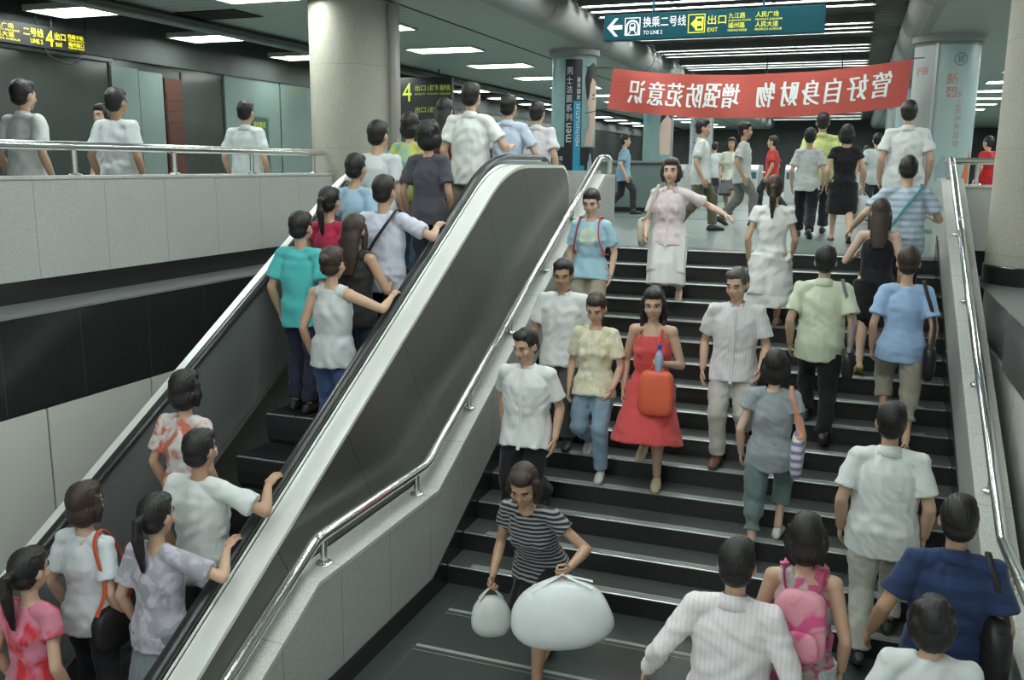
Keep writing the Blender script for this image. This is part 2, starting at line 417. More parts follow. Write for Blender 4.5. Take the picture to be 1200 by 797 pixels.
# ------------------------------------------------------------------ columns
def column(name, x, y, r, zb, base):
    o = struct(MB().cyl((x, y), r, zb + base, 2.78, 72).build(name, M['buff'], None, True))
    if base: MB().lathe((x, y, zb), [(r + .012, 0), (r + .012, base - .01), (r + .002, base)], 72).build('base_ring', M['black_plain'], o, True)
    return o
column('column_left', -5.76, 9.90, .465, 0, .12)
column('column_right', 1.705, 9.56, .50, -.12, .17)
struct(MB().box(-5.285, -5.265, 9.99, 10.09, 0, 2.78).box(-5.262, -5.185, 9.99, 10.10, 0, 2.78).build('trim_2', steel('matt_steel_guide', (.5, .5, .48), .4)))

# ------------------------------------------------------------------ escalator
esc = thing('escalator', 'steel clad escalator with black handrails carrying people up beside the stairs', 'escalator', (-3.77, 7.9, 0))
SL = math.tan(PI / 6)
def deck_z(y):
    a, bb = 7.45, 8.45
    f = lambda q: .517 + SL * (q - 7.167)
    if y <= a: return f(y)
    if y >= bb: return .925
    t = (y - a) / (bb - a); z0, z1 = f(a), .925
    h00, h10, h01 = 2 * t ** 3 - 3 * t * t + 1, t ** 3 - 2 * t * t + t, -2 * t ** 3 + 3 * t * t
    return h00 * z0 + h10 * (bb - a) * SL + h01 * z1
ysamp = list(np.linspace(-1, 7.4, 12)) + list(np.linspace(7.45, 8.5, 14)) + [9.0, 9.5]
nose = [(9.50 + .26 * math.sin(a), .925 - .26 + .26 * math.cos(a)) for a in np.linspace(.15, PI / 2, 8)] + [(9.77, .3), (9.77, .0)]
prof = [(y, deck_z(y)) for y in ysamp] + nose
for sgn, xo, xi, name in ((1, -2.95, -3.105, 'near'), (-1, -4.59, -4.435, 'far')):
    xa, xb = sorted((xo, xi))
    low = [(9.77, -1.2), (7.9, -1.2), (-1, -6.3)]
    pts = [(y, z - .03) for y, z in prof]
    xx = sorted((xo, xo - sgn * .02))
    keep(MB().ext_x(pts + low, xx[0], xx[1]).build('cladding_panel', M['inclad'], esc, True, angle=30))
    d = keep(MB().ribbon(prof, xa, xb, .035).build('deck', M['deck'], esc, True, bevel=.004, angle=50))
    xin = xi - sgn * .015
    ip = [(y, z + .03) for y, z in prof[:-3]] + [(9.7, -.2), (8.0, -.2)] + [(y, deck_z(y) - 1.05) for y in (7.4, 0, -1)]
    keep(MB().ext_x(ip, *sorted((xin, xin - sgn * .035))).build('inner_balustrade', M['inner'], esc, True, angle=30))
    tr = MB().ribbon([(y, z + .034) for y, z in prof[:-2]], *sorted((xi - sgn * .004, xi - sgn * .013)), .03)
    keep(tr.build('trim_strip', M['steel'], esc, True))
    xc = xi - sgn * .035
    hp = [(xc, y, z + .075) for y, z in [(y, deck_z(y)) for y in ysamp if y < 9.4]] + [(xc, 9.35 + .30 * math.sin(a), .70 + .30 * math.cos(a)) for a in np.linspace(0, PI * .8, 12)]
    keep(MB().tube(hp, [(.026, .041)] * len(hp), 18).build('handrail_belt', M['rubber'], esc, True))
    sk = [(y, min(0, deck_z(y) - .917) + .16) for y in (-1, 7.6, 7.9, 9.7)] + [(9.7, -.5), (7.9, -.6), (-1, -6.2)]
    keep(MB().ext_x(sk, *sorted((xin - sgn * .05, xin - sgn * .08))).build('skirt_panel', M['inclad'], esc))
for j in range(0, 22):
    ya = 7.86 - .4 * (j + 1); z = -.231 * (j + .5)
    b = MB().ext_x([(ya, z), (ya + .40, z), (ya + .40, z - .20), (ya + .06, z - .26), (ya + .012, z - .20), (ya, z - .1)], -4.24, -3.31)
    for q in range(30):
        b.box(-4.235 + q * .031, -4.235 + q * .031 + .013, ya, ya + .4, z, z + .006)
    o = keep(b.build('step', M['escstep'], esc))
    MB().box(-4.24, -3.31, ya, ya + .022, z, z + .0075).build('demarcation_line', M['nosing'], o)
keep(MB().box(-4.24, -3.31, 7.862, 9.92, -.03, .004).build('comb_plate', M['escstep'], esc))
keep(MB().box(-4.58, -2.96, -1, 9.7, -6.4, -6.3).build('truss_floor', M['gap'], esc))
# ------------------------------------------------------------------ ceilings
CL = 2.78
c = MB().box(-8.6, -5.2, -6, 48, CL, CL + .05); struct(c.build('ceiling_left', M['slats']))
struct(MB().box(-5.2, -4.1, -6, 48, CL, CL + .04).build('ceiling_left_band', M['white_ceiling']))
struct(MB().box(-5.215, -5.185, -6, 48, CL - .006, CL + .01).build('trim_3', M['gap']))
struct(MB().box(.75, 12, -6, 48, CL, CL + .05).build('ceiling_right', M['slats']))
struct(MB().box(.7, 1.75, -6, 48, CL - .004, CL + .04).build('ceiling_right_band', M['white_ceiling']))
struct(MB().box(-14, -8.6, -6, 48, 3.4, 3.5).box(-8.6, -8.56, -6, 48, CL, 3.4).build('ceiling_exposed', M['dark_ceiling']))
for nm, x in (('left', -4.13), ('right', .78)):
    b = MB(); rings = []
    b.tube([(x, -6, 3.04), (x, 48, 3.04)], .272, 40, True, (1, 0, 0))
    for yy in np.arange(-4, 47, 3.2): b.tube([(x, yy, 3.04), (x, yy + .05, 3.04)], .276, 40, True, (1, 0, 0))
    struct(b.build('trim_bullnose_' + nm, M['bullnose'], None, True))
# open slat ceiling of the middle bay: every slat is a bar of its own in one surface
b = MB().box(-4.1, .75, -6, 48, 3.52, 3.6)
b.mi = 1
for i in range(360):
    y = -6 + .15 * i
    b.box(-4.05, .70, y, y + .055, 3.20, 3.30)
M['slat_dark'] = plain('grey_ceiling_slat', (.13, .14, .135), .45, .2)
struct(b.build('ceiling_middle', [M['dark_ceiling'], M['slat_dark']]))
LT = []
ORD = ['nearest', 'second', 'third', 'fourth', 'fifth', 'sixth', 'seventh', 'eighth', 'ninth', 'tenth', 'eleventh', 'twelfth', 'thirteenth', 'fourteenth', 'fifteenth', 'sixteenth', 'seventeenth', 'eighteenth', 'nineteenth', 'twentieth', 'twenty-first', 'twenty-second', 'twenty-third']
# rows of fluorescent tubes across the middle bay
yr = [13.25 + 2.62 * i for i in range(-7, 13)]
for i, y in enumerate(yr):
    t = thing('fluorescent_light', 'bright fluorescent tube row across the dark slat ceiling, %s from the camera' % ORD[i], 'ceiling light', (-1.83, y, 3.11), 'tube rows in the middle ceiling')
    for q in (-.48, 0, .48):
        h = MB().box(-1.93, 1.93, q - .075, q + .075, .05, .09).box(-1.93, 1.93, q - .075, q - .065, -.03, .05).box(-1.93, 1.93, q + .065, q + .075, -.03, .05)  # side lips added to keep the tube light off the slats
        h.build('housing', M['slat_dark'], t)
        for s in (-1.28, 0, 1.28):
            MB().tube([(s - .61, q, 0), (s + .61, q, 0)], .021, 10).build('tube', M['tube'], t, True)
def louvre(x, y, z, label, group, drop=False, wx=1.12, wy=.58):
    t = thing('ceiling_light', label, 'ceiling light', (x, y, z), group)
    h = .06
    f = MB().box(-wx / 2 - .03, wx / 2 + .03, -wy / 2 - .03, -wy / 2, -.012, h).box(-wx / 2 - .03, wx / 2 + .03, wy / 2, wy / 2 + .03, -.012, h)
    f.box(-wx / 2 - .03, -wx / 2, -wy / 2, wy / 2, -.012, h).box(wx / 2, wx / 2 + .03, -wy / 2, wy / 2, -.012, h).box(-wx / 2, wx / 2, -wy / 2, wy / 2, h - .01, h)
    f.build('frame', M['light_box'], t)
    MB().box(-wx / 2, wx / 2, -wy / 2, wy / 2, 0.0, .012).build('diffuser', M['louvre'], t)
    if drop:
        for sx in (-.4, .4): MB().tube([(sx, 0, h), (sx, 0, 3.4 - z)], .008, 6).build('hanger', M['dark_metal'], t)
for i in range(16):
    louvre(-6.42, 6.55 + 2.52 * i, CL - .02, 'louvred ceiling light in the white slat ceiling left of the stairs, %s in its row' % ORD[i], 'louvred lights over the left concourse')
for i in range(16):
    louvre(-9.1, 6.65 + 2.52 * i, CL - .04, 'louvred light hung under the dark open ceiling by the shopfront, %s in its row' % ORD[i], 'lights hung along the shopfront', True)
for i in range(14):
    louvre(3.1, 10.0 + 2.52 * i, CL - .02, 'louvred ceiling light beyond the right column, %s in the inner row' % ORD[i], 'louvred lights over the right concourse')
for i in range(14):
    louvre(6.0, 10.0 + 2.52 * i, CL - .02, 'louvred ceiling light beyond the right column, %s in the outer row' % ORD[i], 'louvred lights over the right concourse')
v = thing('ceiling_vent', 'dark square vent grille in the white slat ceiling', 'vent', (-7.75, 10.1, CL))
MB().box(-.45, .45, -.3, .3, -.012, .0).build('backing', M['gap'], v)
f = MB()
for i in range(7): f.box(-.45, .45, -.29 + i * .085, -.27 + i * .085, -.02, -.008)
f.build('grille', M['dark_metal'], v)
d = MB().box(-9.98, -9.74, -4, 7.9, 2.98, 3.3)
tag(d.build('air_duct', M['dark_metal']), 'dark air duct under the open ceiling above the black exit sign', 'duct')
t = thing('service_pipes', 'dark pipes running along the left edge of the white slat ceiling', 'pipe', (-8.3, 8, 2.65))
for i, (x, z, r) in enumerate(((-8.40, 2.70, .05), (-8.27, 2.72, .035), (-8.19, 2.73, .03))):
    keep(MB().tube([(x, -4, z), (x, 46, z)], r, 12).build('pipe', M['dark_metal'] if i else M['grey_wall'], t, True))
tag(MB().tube(bent([(-9.8, 9.05, 3.3), (-9.8, 9.2, 2.25), (-9.8, 9.75, 2.15), (-9.8, 9.95, 2.6), (-9.8, 9.9, 3.3)], .3), .01, 8).build('hanging_cable', M['rope'], None, True),
    'loop of black cable hanging in front of the dark bulkhead beside the exit sign', 'cable')

# ------------------------------------------------------------------ outer walls
struct(MB().box(-14, 12, 47.5, 47.7, -.3, 3.6).build('wall_back', M['dark_wall']))
struct(MB().box(11.8, 12, 11, 47.5, -.3, 3.6).build('wall_right', M['grey_wall']))
XS = -10.0
w = struct(MB().box(XS - .2, XS, -4, 47.5, 0, 3.5).build('wall_shopfront', M['glass_dark']))
MB().box(XS, XS + .06, -4, 47.5, 2.36, 3.45).build('bulkhead', M['dark_wall'], w)
MB().box(XS, XS + .10, -4, 10.5, 2.30, 2.345).build('ledge_strip', M['grey_wall'], w)
g = MB()
for y in (8.55, 10.5, 11.98, 13.0, 14.6, 16.6): g.box(XS, XS + .02, y, y + .03, 0, 2.3)
g.build('mullion', M['dark_metal'], w)
for i, (a, bb, z) in enumerate(((10.53, 11.05, 2.26), (11.06, 11.56, 2.24), (13.04, 14.6, 2.5), (14.64, 16.6, 2.5), (16.65, 19, 2.4))):
    MB().box(XS, XS + .03, a, bb, .02, z).build('glass_panel', M['glass_pale'], w)
d = MB().box(XS, XS + .05, 11.58, 11.96, 0, 2.18)
for q in range(12): d.box(XS + .05, XS + .06, 11.6, 11.94, .1 + q * .16, .1 + q * .16 + .12)
o = struct(d.build('door_1', M['door']))
po = thing('wall_notice', 'small dark green notice with yellow lettering on the pale glass panels', 'notice', (XS + .035, 13.95, 1.3))
MB().box(0, .02, -.25, .25, -.5, .42).build('board', plain('dark_green_notice', (.03, .075, .06), .3), po)
tm = MB()
fn = lambda u, v: (.022, -u, v)
fn = lambda u, v: (.022, u, v)
for k, s in enumerate(('请勿靠近', '注意安全', '谢谢合作')): put_text(tm, s, -.2, .24 - k * .16, .36, .10, fn)
tm.build('lettering', M['led_green'], po)

# ------------------------------------------------------------------ signs
def sign(name, label, cat, loc, ux, w, h, d, facemat, hangers, top=3.2):
    """a hanging sign; (u,v) run along its face from the lower left corner, +n points to the viewer"""
    t = thing(name, label, cat, loc)
    ux = Vector(ux).normalized(); n = ux.cross(Vector((0, 0, 1)))
    fn = lambda u, v, k=.003: Vector(ux * u) + Vector((0, 0, v)) + n * k
    b = MB(); vs = [fn(u, v, k) for k in (0, -d) for (u, v) in ((0, 0), (w, 0), (w, h), (0, h))]
    b.add(vs, [(0, 1, 2, 3), (7, 6, 5, 4), (0, 4, 5, 1), (1, 5, 6, 2), (2, 6, 7, 3), (3, 7, 4, 0)])
    b.build('sign_box', facemat, t, bevel=.006)
    for u in hangers:
        p = fn(u, h, -d / 2); MB().tube([p, (p.x, p.y, top - loc[2])], .014, 8).build('hanger', M['sign_teal'] if facemat == M['sign_teal'] else M['dark_metal'], t, True)
    return t, fn
t, fn = sign('direction_sign', 'teal hanging sign with white arrow to line 2 and yellow exit lettering', 'sign', (-2.93, 11.0, 2.385), (1, 0, 0), 2.50, .295, .12, M['sign_teal'], (.58, 1.83), 3.10)
W = MB(); Y = MB()
# arrow to the left
put_poly(W, [(.04, .148), (.135, .25), (.175, .25), (.105, .172), (.225, .172), (.225, .124), (.105, .124), (.175, .046), (.135, .046)], fn)
frame_rect(W, .255, .05, .44, .25, .008, fn)
# train in its tunnel arch
arc = lambda r, n=14: [(.3475 + r * math.cos(a), .145 + r * math.sin(a)) for a in np.linspace(0, PI, n)]
o, i_ = arc(.08), arc(.06)
for k in range(13): put_poly(W, [o[k], o[k + 1], i_[k + 1], i_[k]], fn)
put_rect(W, .2675, .06, .2875, .145, fn); put_rect(W, .4075, .06, .4275, .145, fn)
put_poly(W, [(.315, .105), (.38, .105), (.385, .16), (.37, .19), (.325, .19), (.31, .16)], fn)
put_poly(W, [(.318, .1), (.33, .1), (.305, .06), (.29, .06)], fn); put_poly(W, [(.377, .1), (.365, .1), (.39, .06), (.405, .06)], fn)
W.build('lettering', M['sign_white'], t)
k_ = MB(); put_poly(k_, [(.322, .145), (.373, .145), (.368, .178), (.327, .178)], lambda u, v: fn(u, v, .005)); put_rect(k_, .322, .115, .334, .126, lambda u, v: fn(u, v, .005)); put_rect(k_, .361, .115, .373, .126, lambda u, v: fn(u, v, .005))
k_.build('train_window', M['sign_teal'], t)
W = MB(); put_text(W, '换乘二号线', .475, .135, .50, .115, fn); put_text(W, 'TO LINE 2', .478, .055, .225, .042, fn)
W.build('lettering', M['sign_white'], t)
frame_rect(Y, 1.0, .05, 1.195, .255, .009, fn)
frame_rect(Y, 1.085, .075, 1.175, .225, .018, fn)
put_poly(Y, [(1.03, .15), (1.09, .21), (1.09, .18), (1.15, .175), (1.15, .125), (1.09, .12), (1.09, .09)], lambda u, v: fn(u, v, .005))
put_text(Y, '出口', 1.225, .135, .205, .10, fn); put_text(Y, 'EXIT', 1.225, .055, .115, .045, fn)
put_text(Y, '九江路', 1.455, .19, .185, .06, fn); put_text(Y, 'JIUJIANG ROAD', 1.455, .153, .25, .024, fn)
put_text(Y, '福州路', 1.455, .085, .185, .06, fn); put_text(Y, 'FUZHOU ROAD', 1.455, .048, .21, .024, fn)
put_text(Y, '人民广场', 1.755, .19, .25, .06, fn); put_text(Y, "PEOPLE'S SQUARE", 1.755, .153, .29, .024, fn)
put_text(Y, '人民大道', 1.755, .085, .25, .06, fn); put_text(Y, "PEOPLE'S AVENUE", 1.755, .048, .29, .024, fn)
Y.build('lettering', M['sign_yellow'], t)
t, fn = sign('exit_sign', 'black sign with lit yellow lettering pointing to exit 4 above the left balcony', 'sign', (-9.78, 6.4, 2.335), (0, 1, 0), 3.52, .27, .10, M['sign_black'], (1.0, 3.0), 3.4)
Y = MB(); o = 2.02
put_text(Y, '地铁', .1, .15, .3, .09, fn)
put_text(Y, '一号线', .5, .12, .5, .11, fn); put_text(Y, 'LINE 1', .52, .04, .3, .05, fn)
put_text(Y, '黄陂路', 1.42, .165, .36, .065, fn); put_text(Y, 'HUANGPI ROAD', 1.42, .13, .38, .025, fn); put_text(Y, '广东路', 1.42, .065, .32, .05, fn); put_text(Y, 'GUANGDONG ROAD', 1.42, .03, .38, .025, fn)
put_text(Y, '人民广场', o, .175, .36, .06, fn); put_text(Y, "PEOPLE'S SQUARE", o, .142, .44, .024, fn)
put_text(Y, '人民大道', o, .075, .36, .06, fn); put_text(Y, "PEOPLE'S AVENUE", o, .038, .44, .024, fn)
put_text(Y, '二号线', 2.52, .125, .30, .10, fn); put_text(Y, 'LINE 2', 2.62, .045, .18, .05, fn)
put_text(Y, '4', 2.855, .035, .115, .195, fn)
put_text(Y, '出口', 2.995, .125, .175, .09, fn); put_text(Y, 'EXIT', 3.01, .045, .10, .045, fn)
put_text(Y, '西藏中路', 3.21, .165, .26, .055, fn); put_text(Y, 'XIZANG ROAD M', 3.21, .135, .27, .022, fn)
put_text(Y, '福州路口', 3.21, .07, .26, .055, fn); put_text(Y, 'FUZHOU ROAD', 3.21, .04, .27, .022, fn)
Y.build('lettering', M['led_yellow'], t)
t, fn = sign('exit_sign', 'dark hanging sign with dim yellow arrow and 4, right of the left column', 'sign', (-9.05, 16.9, 1.74), (1, 0, 0), 1.5, .88, .10, M['sign_black'], (.3, 1.2), 3.4)
Y = MB()
put_poly(Y, [(.10, .83), (.30, .83), (.30, .78), (.20, .78), (.38, .60), (.33, .55), (.15, .73), (.15, .63), (.10, .63)], fn)
put_text(Y, '4', .42, .42, .20, .36, fn)
for k, (s, e) in enumerate((('出口', 'EXIT'), ('人民广场', "PEOPLE'S SQUARE"), ('福州路', 'FUZHOU ROAD'))):
    put_text(Y, s, .70 + k * .27, .62, .23, .11, fn); put_text(Y, e, .70 + k * .27, .54, .23, .035, fn); put_text(Y, s, .70 + k * .27, .20, .23, .11, fn)
Y.build('lettering', M['led_green'], t)
t, fn = sign('direction_sign', 'far blue hanging sign with white lettering seen below the red banner', 'sign', (-2.4, 20.5, 2.05), (1, 0, 0), 2.5, .24, .1, M['sign_teal'], (.5, 2.0), 3.3)
W = MB(); put_text(W, '出口', 1.15, .05, .5, .14, fn); put_text(W, '地铁', 1.75, .05, .3, .14, fn); put_poly(W, [(2.2, .2), (2.42, .2), (2.42, .03), (2.36, .03), (2.36, .11), (2.25, .02), (2.2, .06), (2.31, .15), (2.2, .15)], fn)
W.build('lettering', M['sign_white'], t)

# ------------------------------------------------------------------ banner
bt = thing('banner', 'red cloth banner with white characters seen mirrored from behind, strung between two pillars', 'banner', (-1.5, 14, 1.63))
A0, A1, B0, B1 = Vector((-3.575, 14, 2.385)), Vector((.635, 14, 2.40)), Vector((-3.645, 14, 1.785)), Vector((.585, 14, 1.765))
def bf(u, v, k=0):
    sag = -.155 * 4 * u * (1 - u)
    p = (A0 * (1 - u) + A1 * u) * v + (B0 * (1 - u) + B1 * u) * (1 - v)
    return Vector((p.x, p.y + .05 * math.sin(u * 9) + .02 * math.sin(u * 25 + v * 3) + .03 * v - k, p.z + sag)) - Vector((-1.5, 14, 1.63))
b = MB(); nu, nv = 90, 10
for k, off in enumerate((0, -.004)):
    vs = [bf(i / nu, j / nv, off) for j in range(nv + 1) for i in range(nu + 1)]
    fs = [(j * (nu + 1) + i, j * (nu + 1) + i + 1, (j + 1) * (nu + 1) + i + 1, (j + 1) * (nu + 1) + i) for j in range(nv) for i in range(nu)]
    b.add(vs, fs)
b.build('cloth', M['banner'], bt, True)
L = MB()
cells = [('识', .070, .125), ('意', .140, .195), ('范', .205, .262), ('防', .275, .330), ('强', .340, .395), ('增', .405, .460), ('物', .520, .578), ('财', .598, .655), ('身', .668, .725), ('自', .742, .788), ('好', .812, .872), ('管', .888, .945)]
Wb, Hb = 4.2, .6
for ch, a, e in cells:
    v, f = text_geo(ch, 1.0)
    xs = [p[0] for p in v]; ys = [p[1] for p in v]; x0, x1, y0, y1 = min(xs), max(xs), min(ys), max(ys)
    vlo = .24 + .06 * (a - .5); vhi = .80 + .04 * (a - .5)
    for dx, dy in ((0, 0), (.035, 0), (-.035, 0)):         # heavy brush weight
        L.add([bf(a + (e - a) * (1 - (p[0] - x0) / (x1 - x0)) + dx * (e - a), vlo + (vhi - vlo) * ((p[1] - y0) / (y1 - y0)) + dy * (vhi - vlo), .006 + .0004 * abs(dx * 10 + dy * 3)) for p in v], f)
L.build('lettering', M['banner_white'], bt)
for nm, p, q in (('left', (-3.575, 14.03, 2.385), (-4.15, 14.55, 2.47)), ('right', (.635, 14.03, 2.40), (.80, 14.50, 2.45)), ('left', (-3.645, 14.0, 1.785), (-4.15, 14.55, 1.75)), ('right', (.585, 14.0, 1.765), (.78, 14.5, 1.70))):
    keep(MB().tube([p, q], .006, 6).build('cord', M['rope'], bt))

# ------------------------------------------------------------------ pillars with advertising
def pillar(name, x, y, r, top=2.66):
    o = struct(MB().cyl((x, y), r, 0, top, 56).build(name, M['grey_wall'], None, True))
    MB().lathe((x, y, top), [(r + .02, 0), (r + .05, .02), (r + .05, .10), (r + .09, .12)], 56).build('cap', M['bullnose'], o, True)
    return o
def cylmap(x, y, r, k):
    """(s, z): s metres along the surface from the line that faces -Y, to the right as seen from the stairs"""
    def fn(s, z):
        a = s / r; return (x + (r + k) * math.sin(a), y - (r + k) * math.cos(a), z)
    return fn
def wrap(mb, s0, s1, z0, z1, fn): put_rect(mb, s0, z0, s1, z1, fn, max(1, int(abs(s1 - s0) / .04)))
def spoly(mb, poly, fn, cx=0, cz=0, k=1): put_poly(mb, [(cx + p[0] * k, cz + p[1] * k) for p in poly], fn)
def put_curved(mb, poly, fn, ds=.012):
    """fill an outline in narrow upright strips so that it follows a round pillar"""
    lo, hi = min(p[0] for p in poly), max(p[0] for p in poly); n = max(2, int((hi - lo) / ds)); cols = []
    for i in range(n + 1):
        x = lo + (hi - lo) * (i + (.01 if i == 0 else -.01 if i == n else 0)) / n; zs = []
        for k in range(len(poly)):
            (x0, z0), (x1, z1) = poly[k], poly[(k + 1) % len(poly)]
            if (x0 <= x < x1) or (x1 <= x < x0): zs.append(z0 + (z1 - z0) * (x - x0) / (x1 - x0))
        cols.append((x, sorted(zs)))
    for (xa, za), (xb, zb) in zip(cols, cols[1:]):
        m = min(len(za), len(zb)) // 2
        for k in range(m):
            mb.add([fn(xa, za[2 * k]), fn(xb, zb[2 * k]), fn(xb, zb[2 * k + 1]), fn(xa, za[2 * k + 1])], [(0, 1, 2, 3)])
def subdiv(poly, n=4):
    out = []
    for i in range(len(poly)):
        a, c = poly[i], poly[(i + 1) % len(poly)]
        for j in range(n): out.append((a[0] + (c[0] - a[0]) * j / n, a[1] + (c[1] - a[1]) * j / n))
    return out
def flat(name, col, e=.15, rough=.35):
    m = plain(name, col, rough); b = m.node_tree.nodes['Principled BSDF']; return m
P1 = (-4.45, 14.9, .36)
pillar('column_advertising_left', *P1)
ad = thing('pillar_advertisement', 'turquoise advertisement with vertical lettering and a dark-haired face round the left pillar', 'advertisement', (P1[0], P1[1] - P1[2], .05))
f0 = lambda k: (lambda s, z: Vector(cylmap(*P1, k)(s, z)) - Vector((P1[0], P1[1] - P1[2], .05)))
b = MB(); wrap(b, -.60, 1.0, .05, 2.62, f0(.004)); b.build('sheet', plain('turquoise_poster', (.20, .33, .33), .4, 0, .25, 5), ad, True)
b = MB(); wrap(b, -.60, 1.0, .05, 1.22, f0(.007)); b.build('lower_band', flat('dark_poster_band', (.012, .016, .02)), ad, True)
b = MB(); wrap(b, -.60, -.04, .05, .93, f0(.009)); wrap(b, .105, .22, .05, 1.95, f0(.0115)); wrap(b, .22, .30, .05, .92, f0(.0105)); b.build('blue_band', flat('bright_blue_poster', (.02, .28, .45)), ad, True)
b = MB(); wrap(b, -.04, .235, 1.2, 2.6, f0(.0095)); wrap(b, -.04, .105, .05, 1.22, f0(.0115)); b.build('black_band', flat('black_poster_strip', (.012, .012, .018)), ad, True)
skin = subdiv([(.33, 2.34), (.37, 2.38), (.47, 2.40), (.60, 2.3), (.62, 1.9), (.55, 1.55), (.47, 1.24), (.30, 1.24), (.32, 1.42), (.39, 1.55), (.385, 1.70), (.36, 1.84), (.335, 1.96), (.34, 2.15)])
b = MB(); put_curved(b, skin, f0(.0095)); b.build('portrait_skin', flat('poster_skin', (.55, .40, .33)), ad, True)
hair = subdiv([(.30, 2.10), (.28, 2.30), (.33, 2.48), (.45, 2.56), (.60, 2.50), (.64, 2.3), (.56, 2.26), (.44, 2.32), (.385, 2.2), (.372, 2.04), (.335, 1.94)])
b = MB(); put_curved(b, hair, f0(.0125)); put_curved(b, subdiv([(.44, 2.06), (.53, 2.07), (.53, 2.045), (.44, 2.04)]), f0(.0125)); put_curved(b, subdiv([(.45, 2.0), (.51, 2.005), (.51, 1.985), (.45, 1.98)]), f0(.0125)); b.build('portrait_hair', flat('poster_hair', (.01, .009, .01)), ad, True)
def bottle(fn, s, z, w, h): return [(s, z), (s + w, z), (s + w, z + h * .7), (s + w * .75, z + h * .8), (s + w * .68, z + h), (s + w * .32, z + h), (s + w * .25, z + h * .8), (s, z + h * .7)]
b = MB(); put_curved(b, bottle(None, .36, .62, .12, .5), f0(.0105)); b.build('bottle_picture', flat('poster_bottle', (.30, .36, .42)), ad, True)
L = MB()
for i, ch in enumerate('男士洁面系列'): put_text(L, ch, -.015, 2.36 - i * .145, .095, .115, f0(.0135))
for i, ch in enumerate('曼秀雷敦'): put_text(L, ch, .15, 2.24 - i * .09, .06, .075, f0(.0135))
# latin lines run up the pillar
def put_vertical(mb, body, s, z0, w, h, fn):
    put_text(mb, body, 0, 0, h, w, lambda u, v: fn(s + w - v, z0 + u))
put_vertical(L, 'men', -.01, 1.30, .085, .30, f0(.0135)); put_vertical(L, 'MENTHOLATUM', .145, 1.24, .06, .66, f0(.0135))
put_text(L, '男士洁面霜', -.40, 1.0, .34, .07, f0(.0135)); put_text(L, 'MEN FACE WASH', -.36, .95, .28, .025, f0(.0135))
L.build('lettering', flat('poster_white_letters', (.62, .66, .68)), ad)
P2 = (1.12, 14.9, .43)
pillar('column_advertising_right', *P2)
g = lambda k: (lambda s, z: Vector(cylmap(*P2, k)(s, z)) - Vector((P2[0], P2[1] - P2[2], .05)))
ad = thing('pillar_advertisement', 'pale turquoise advertisement with red vertical lettering and round emblem on the right pillar', 'advertisement', (P2[0], P2[1] - P2[2], .05))
b = MB(); wrap(b, -.14, .62, .05, 2.62, g(.006)); b.build('sheet', plain('pale_turquoise_poster', (.36, .46, .45), .35, 0, .1, 3), ad, True)
b = MB(); wrap(b, -.58, -.17, .05, 2.62, g(.02)); b.build('side_sheet', plain('pale_pink_poster', (.42, .47, .47), .3, 0, .06, 3), ad, True)
b = MB(); wrap(b, -.175, -.14, .05, 2.64, g(.026)); b.build('edge_strip', M['light_box'], ad, True)
ring = MB(); n = 28
for i in range(n):
    a0, a1 = 2 * PI * i / n, 2 * PI * (i + 1) / n
    put_poly(ring, [(.15 + r * math.cos(a), 2.42 + r * math.sin(a)) for r, a in ((.088, a0), (.088, a1), (.078, a1), (.078, a0))], g(.009))
put_text(ring, '碧', .105, 2.37, .09, .10, g(.009))
ring.build('emblem', flat('poster_dark_grey', (.09, .10, .11)), ad)
L = MB(); put_text(L, '新', -.01, 2.08, .15, .15, g(.009)); put_text(L, '碧', -.01, 1.90, .15, .15, g(.009)); put_text(L, '护肤', -.45, 2.22, .20, .12, g(.024))
L.build('lettering', flat('poster_orange_red', (.50, .14, .07)), ad)
L = MB()
for i, ch in enumerate('水上乐户外活动'): put_text(L, ch, .135, 1.90 - i * .112, .085, .09, g(.009))
L.build('lettering', flat('poster_brown_red', (.34, .16, .13)), ad)
b = MB(); put_curved(b, subdiv([(.30, .55), (.50, .50), (.50, 1.12), (.46, 1.18), (.40, 1.0), (.33, .8)]), g(.009)); b.build('product_picture', flat('poster_orange', (.62, .17, .06)), ad)
b = MB(); put_curved(b, subdiv([(-.05, .75), (.18, .70), (.22, .9), (.15, 1.05), (.02, 1.1), (-.06, .95)]), g(.009)); b.build('product_shadow_picture', flat('poster_grey_blue', (.28, .36, .38)), ad)
# pillars further back with hung boards
def far_board(x, y, r, label, col, txt, tcol, face=False):
    pillar('column_far', x, y, r)
    t = thing('pillar_advertisement', label, 'advertisement', (x, y - r, .9))
    h = lambda k: (lambda s, z: Vector(cylmap(x, y, r, k)(s, z)) - Vector((x, y - r, .9)))
    b = MB(); wrap(b, -.42, .42, .2, 2.6, h(.006)); b.build('sheet', flat('far_poster', col), t, True)
    L = MB()
    for cix, s in enumerate(txt):
        for i, ch in enumerate(s): put_text(L, ch, -.25 + cix * .28, 2.1 - i * .17, .13, .13, h(.01))
    L.build('lettering', flat('far_poster_letters', tcol), t)
    if face:
        b = MB(); put_curved(b, subdiv([(.12, 1.2), (.4, 1.2), (.40, 2.0), (.30, 2.2), (.16, 2.1), (.1, 1.7)]), h(.009)); b.build('portrait_skin', flat('poster_skin', (.55, .40, .33)), t)
        b = MB(); put_curved(b, subdiv([(.1, 1.9), (.14, 2.25), (.3, 2.4), (.41, 2.2), (.40, 2.0), (.28, 2.12)]), h(.012)); b.build('portrait_hair', flat('poster_hair', (.01, .009, .01)), t)
far_board(-4.50, 22.2, .36, 'turquoise poster with a face on the far pillar left of the white board', (.20, .31, .31), ('洁面',), (.03, .3, .42), True)
far_board(-4.62, 29.6, .36, 'white board of vertical dark lettering on a far pillar below the banner', (.38, .42, .44), ('努力工作热情服务', '携手共创美好明天'), (.2, .05, .07))
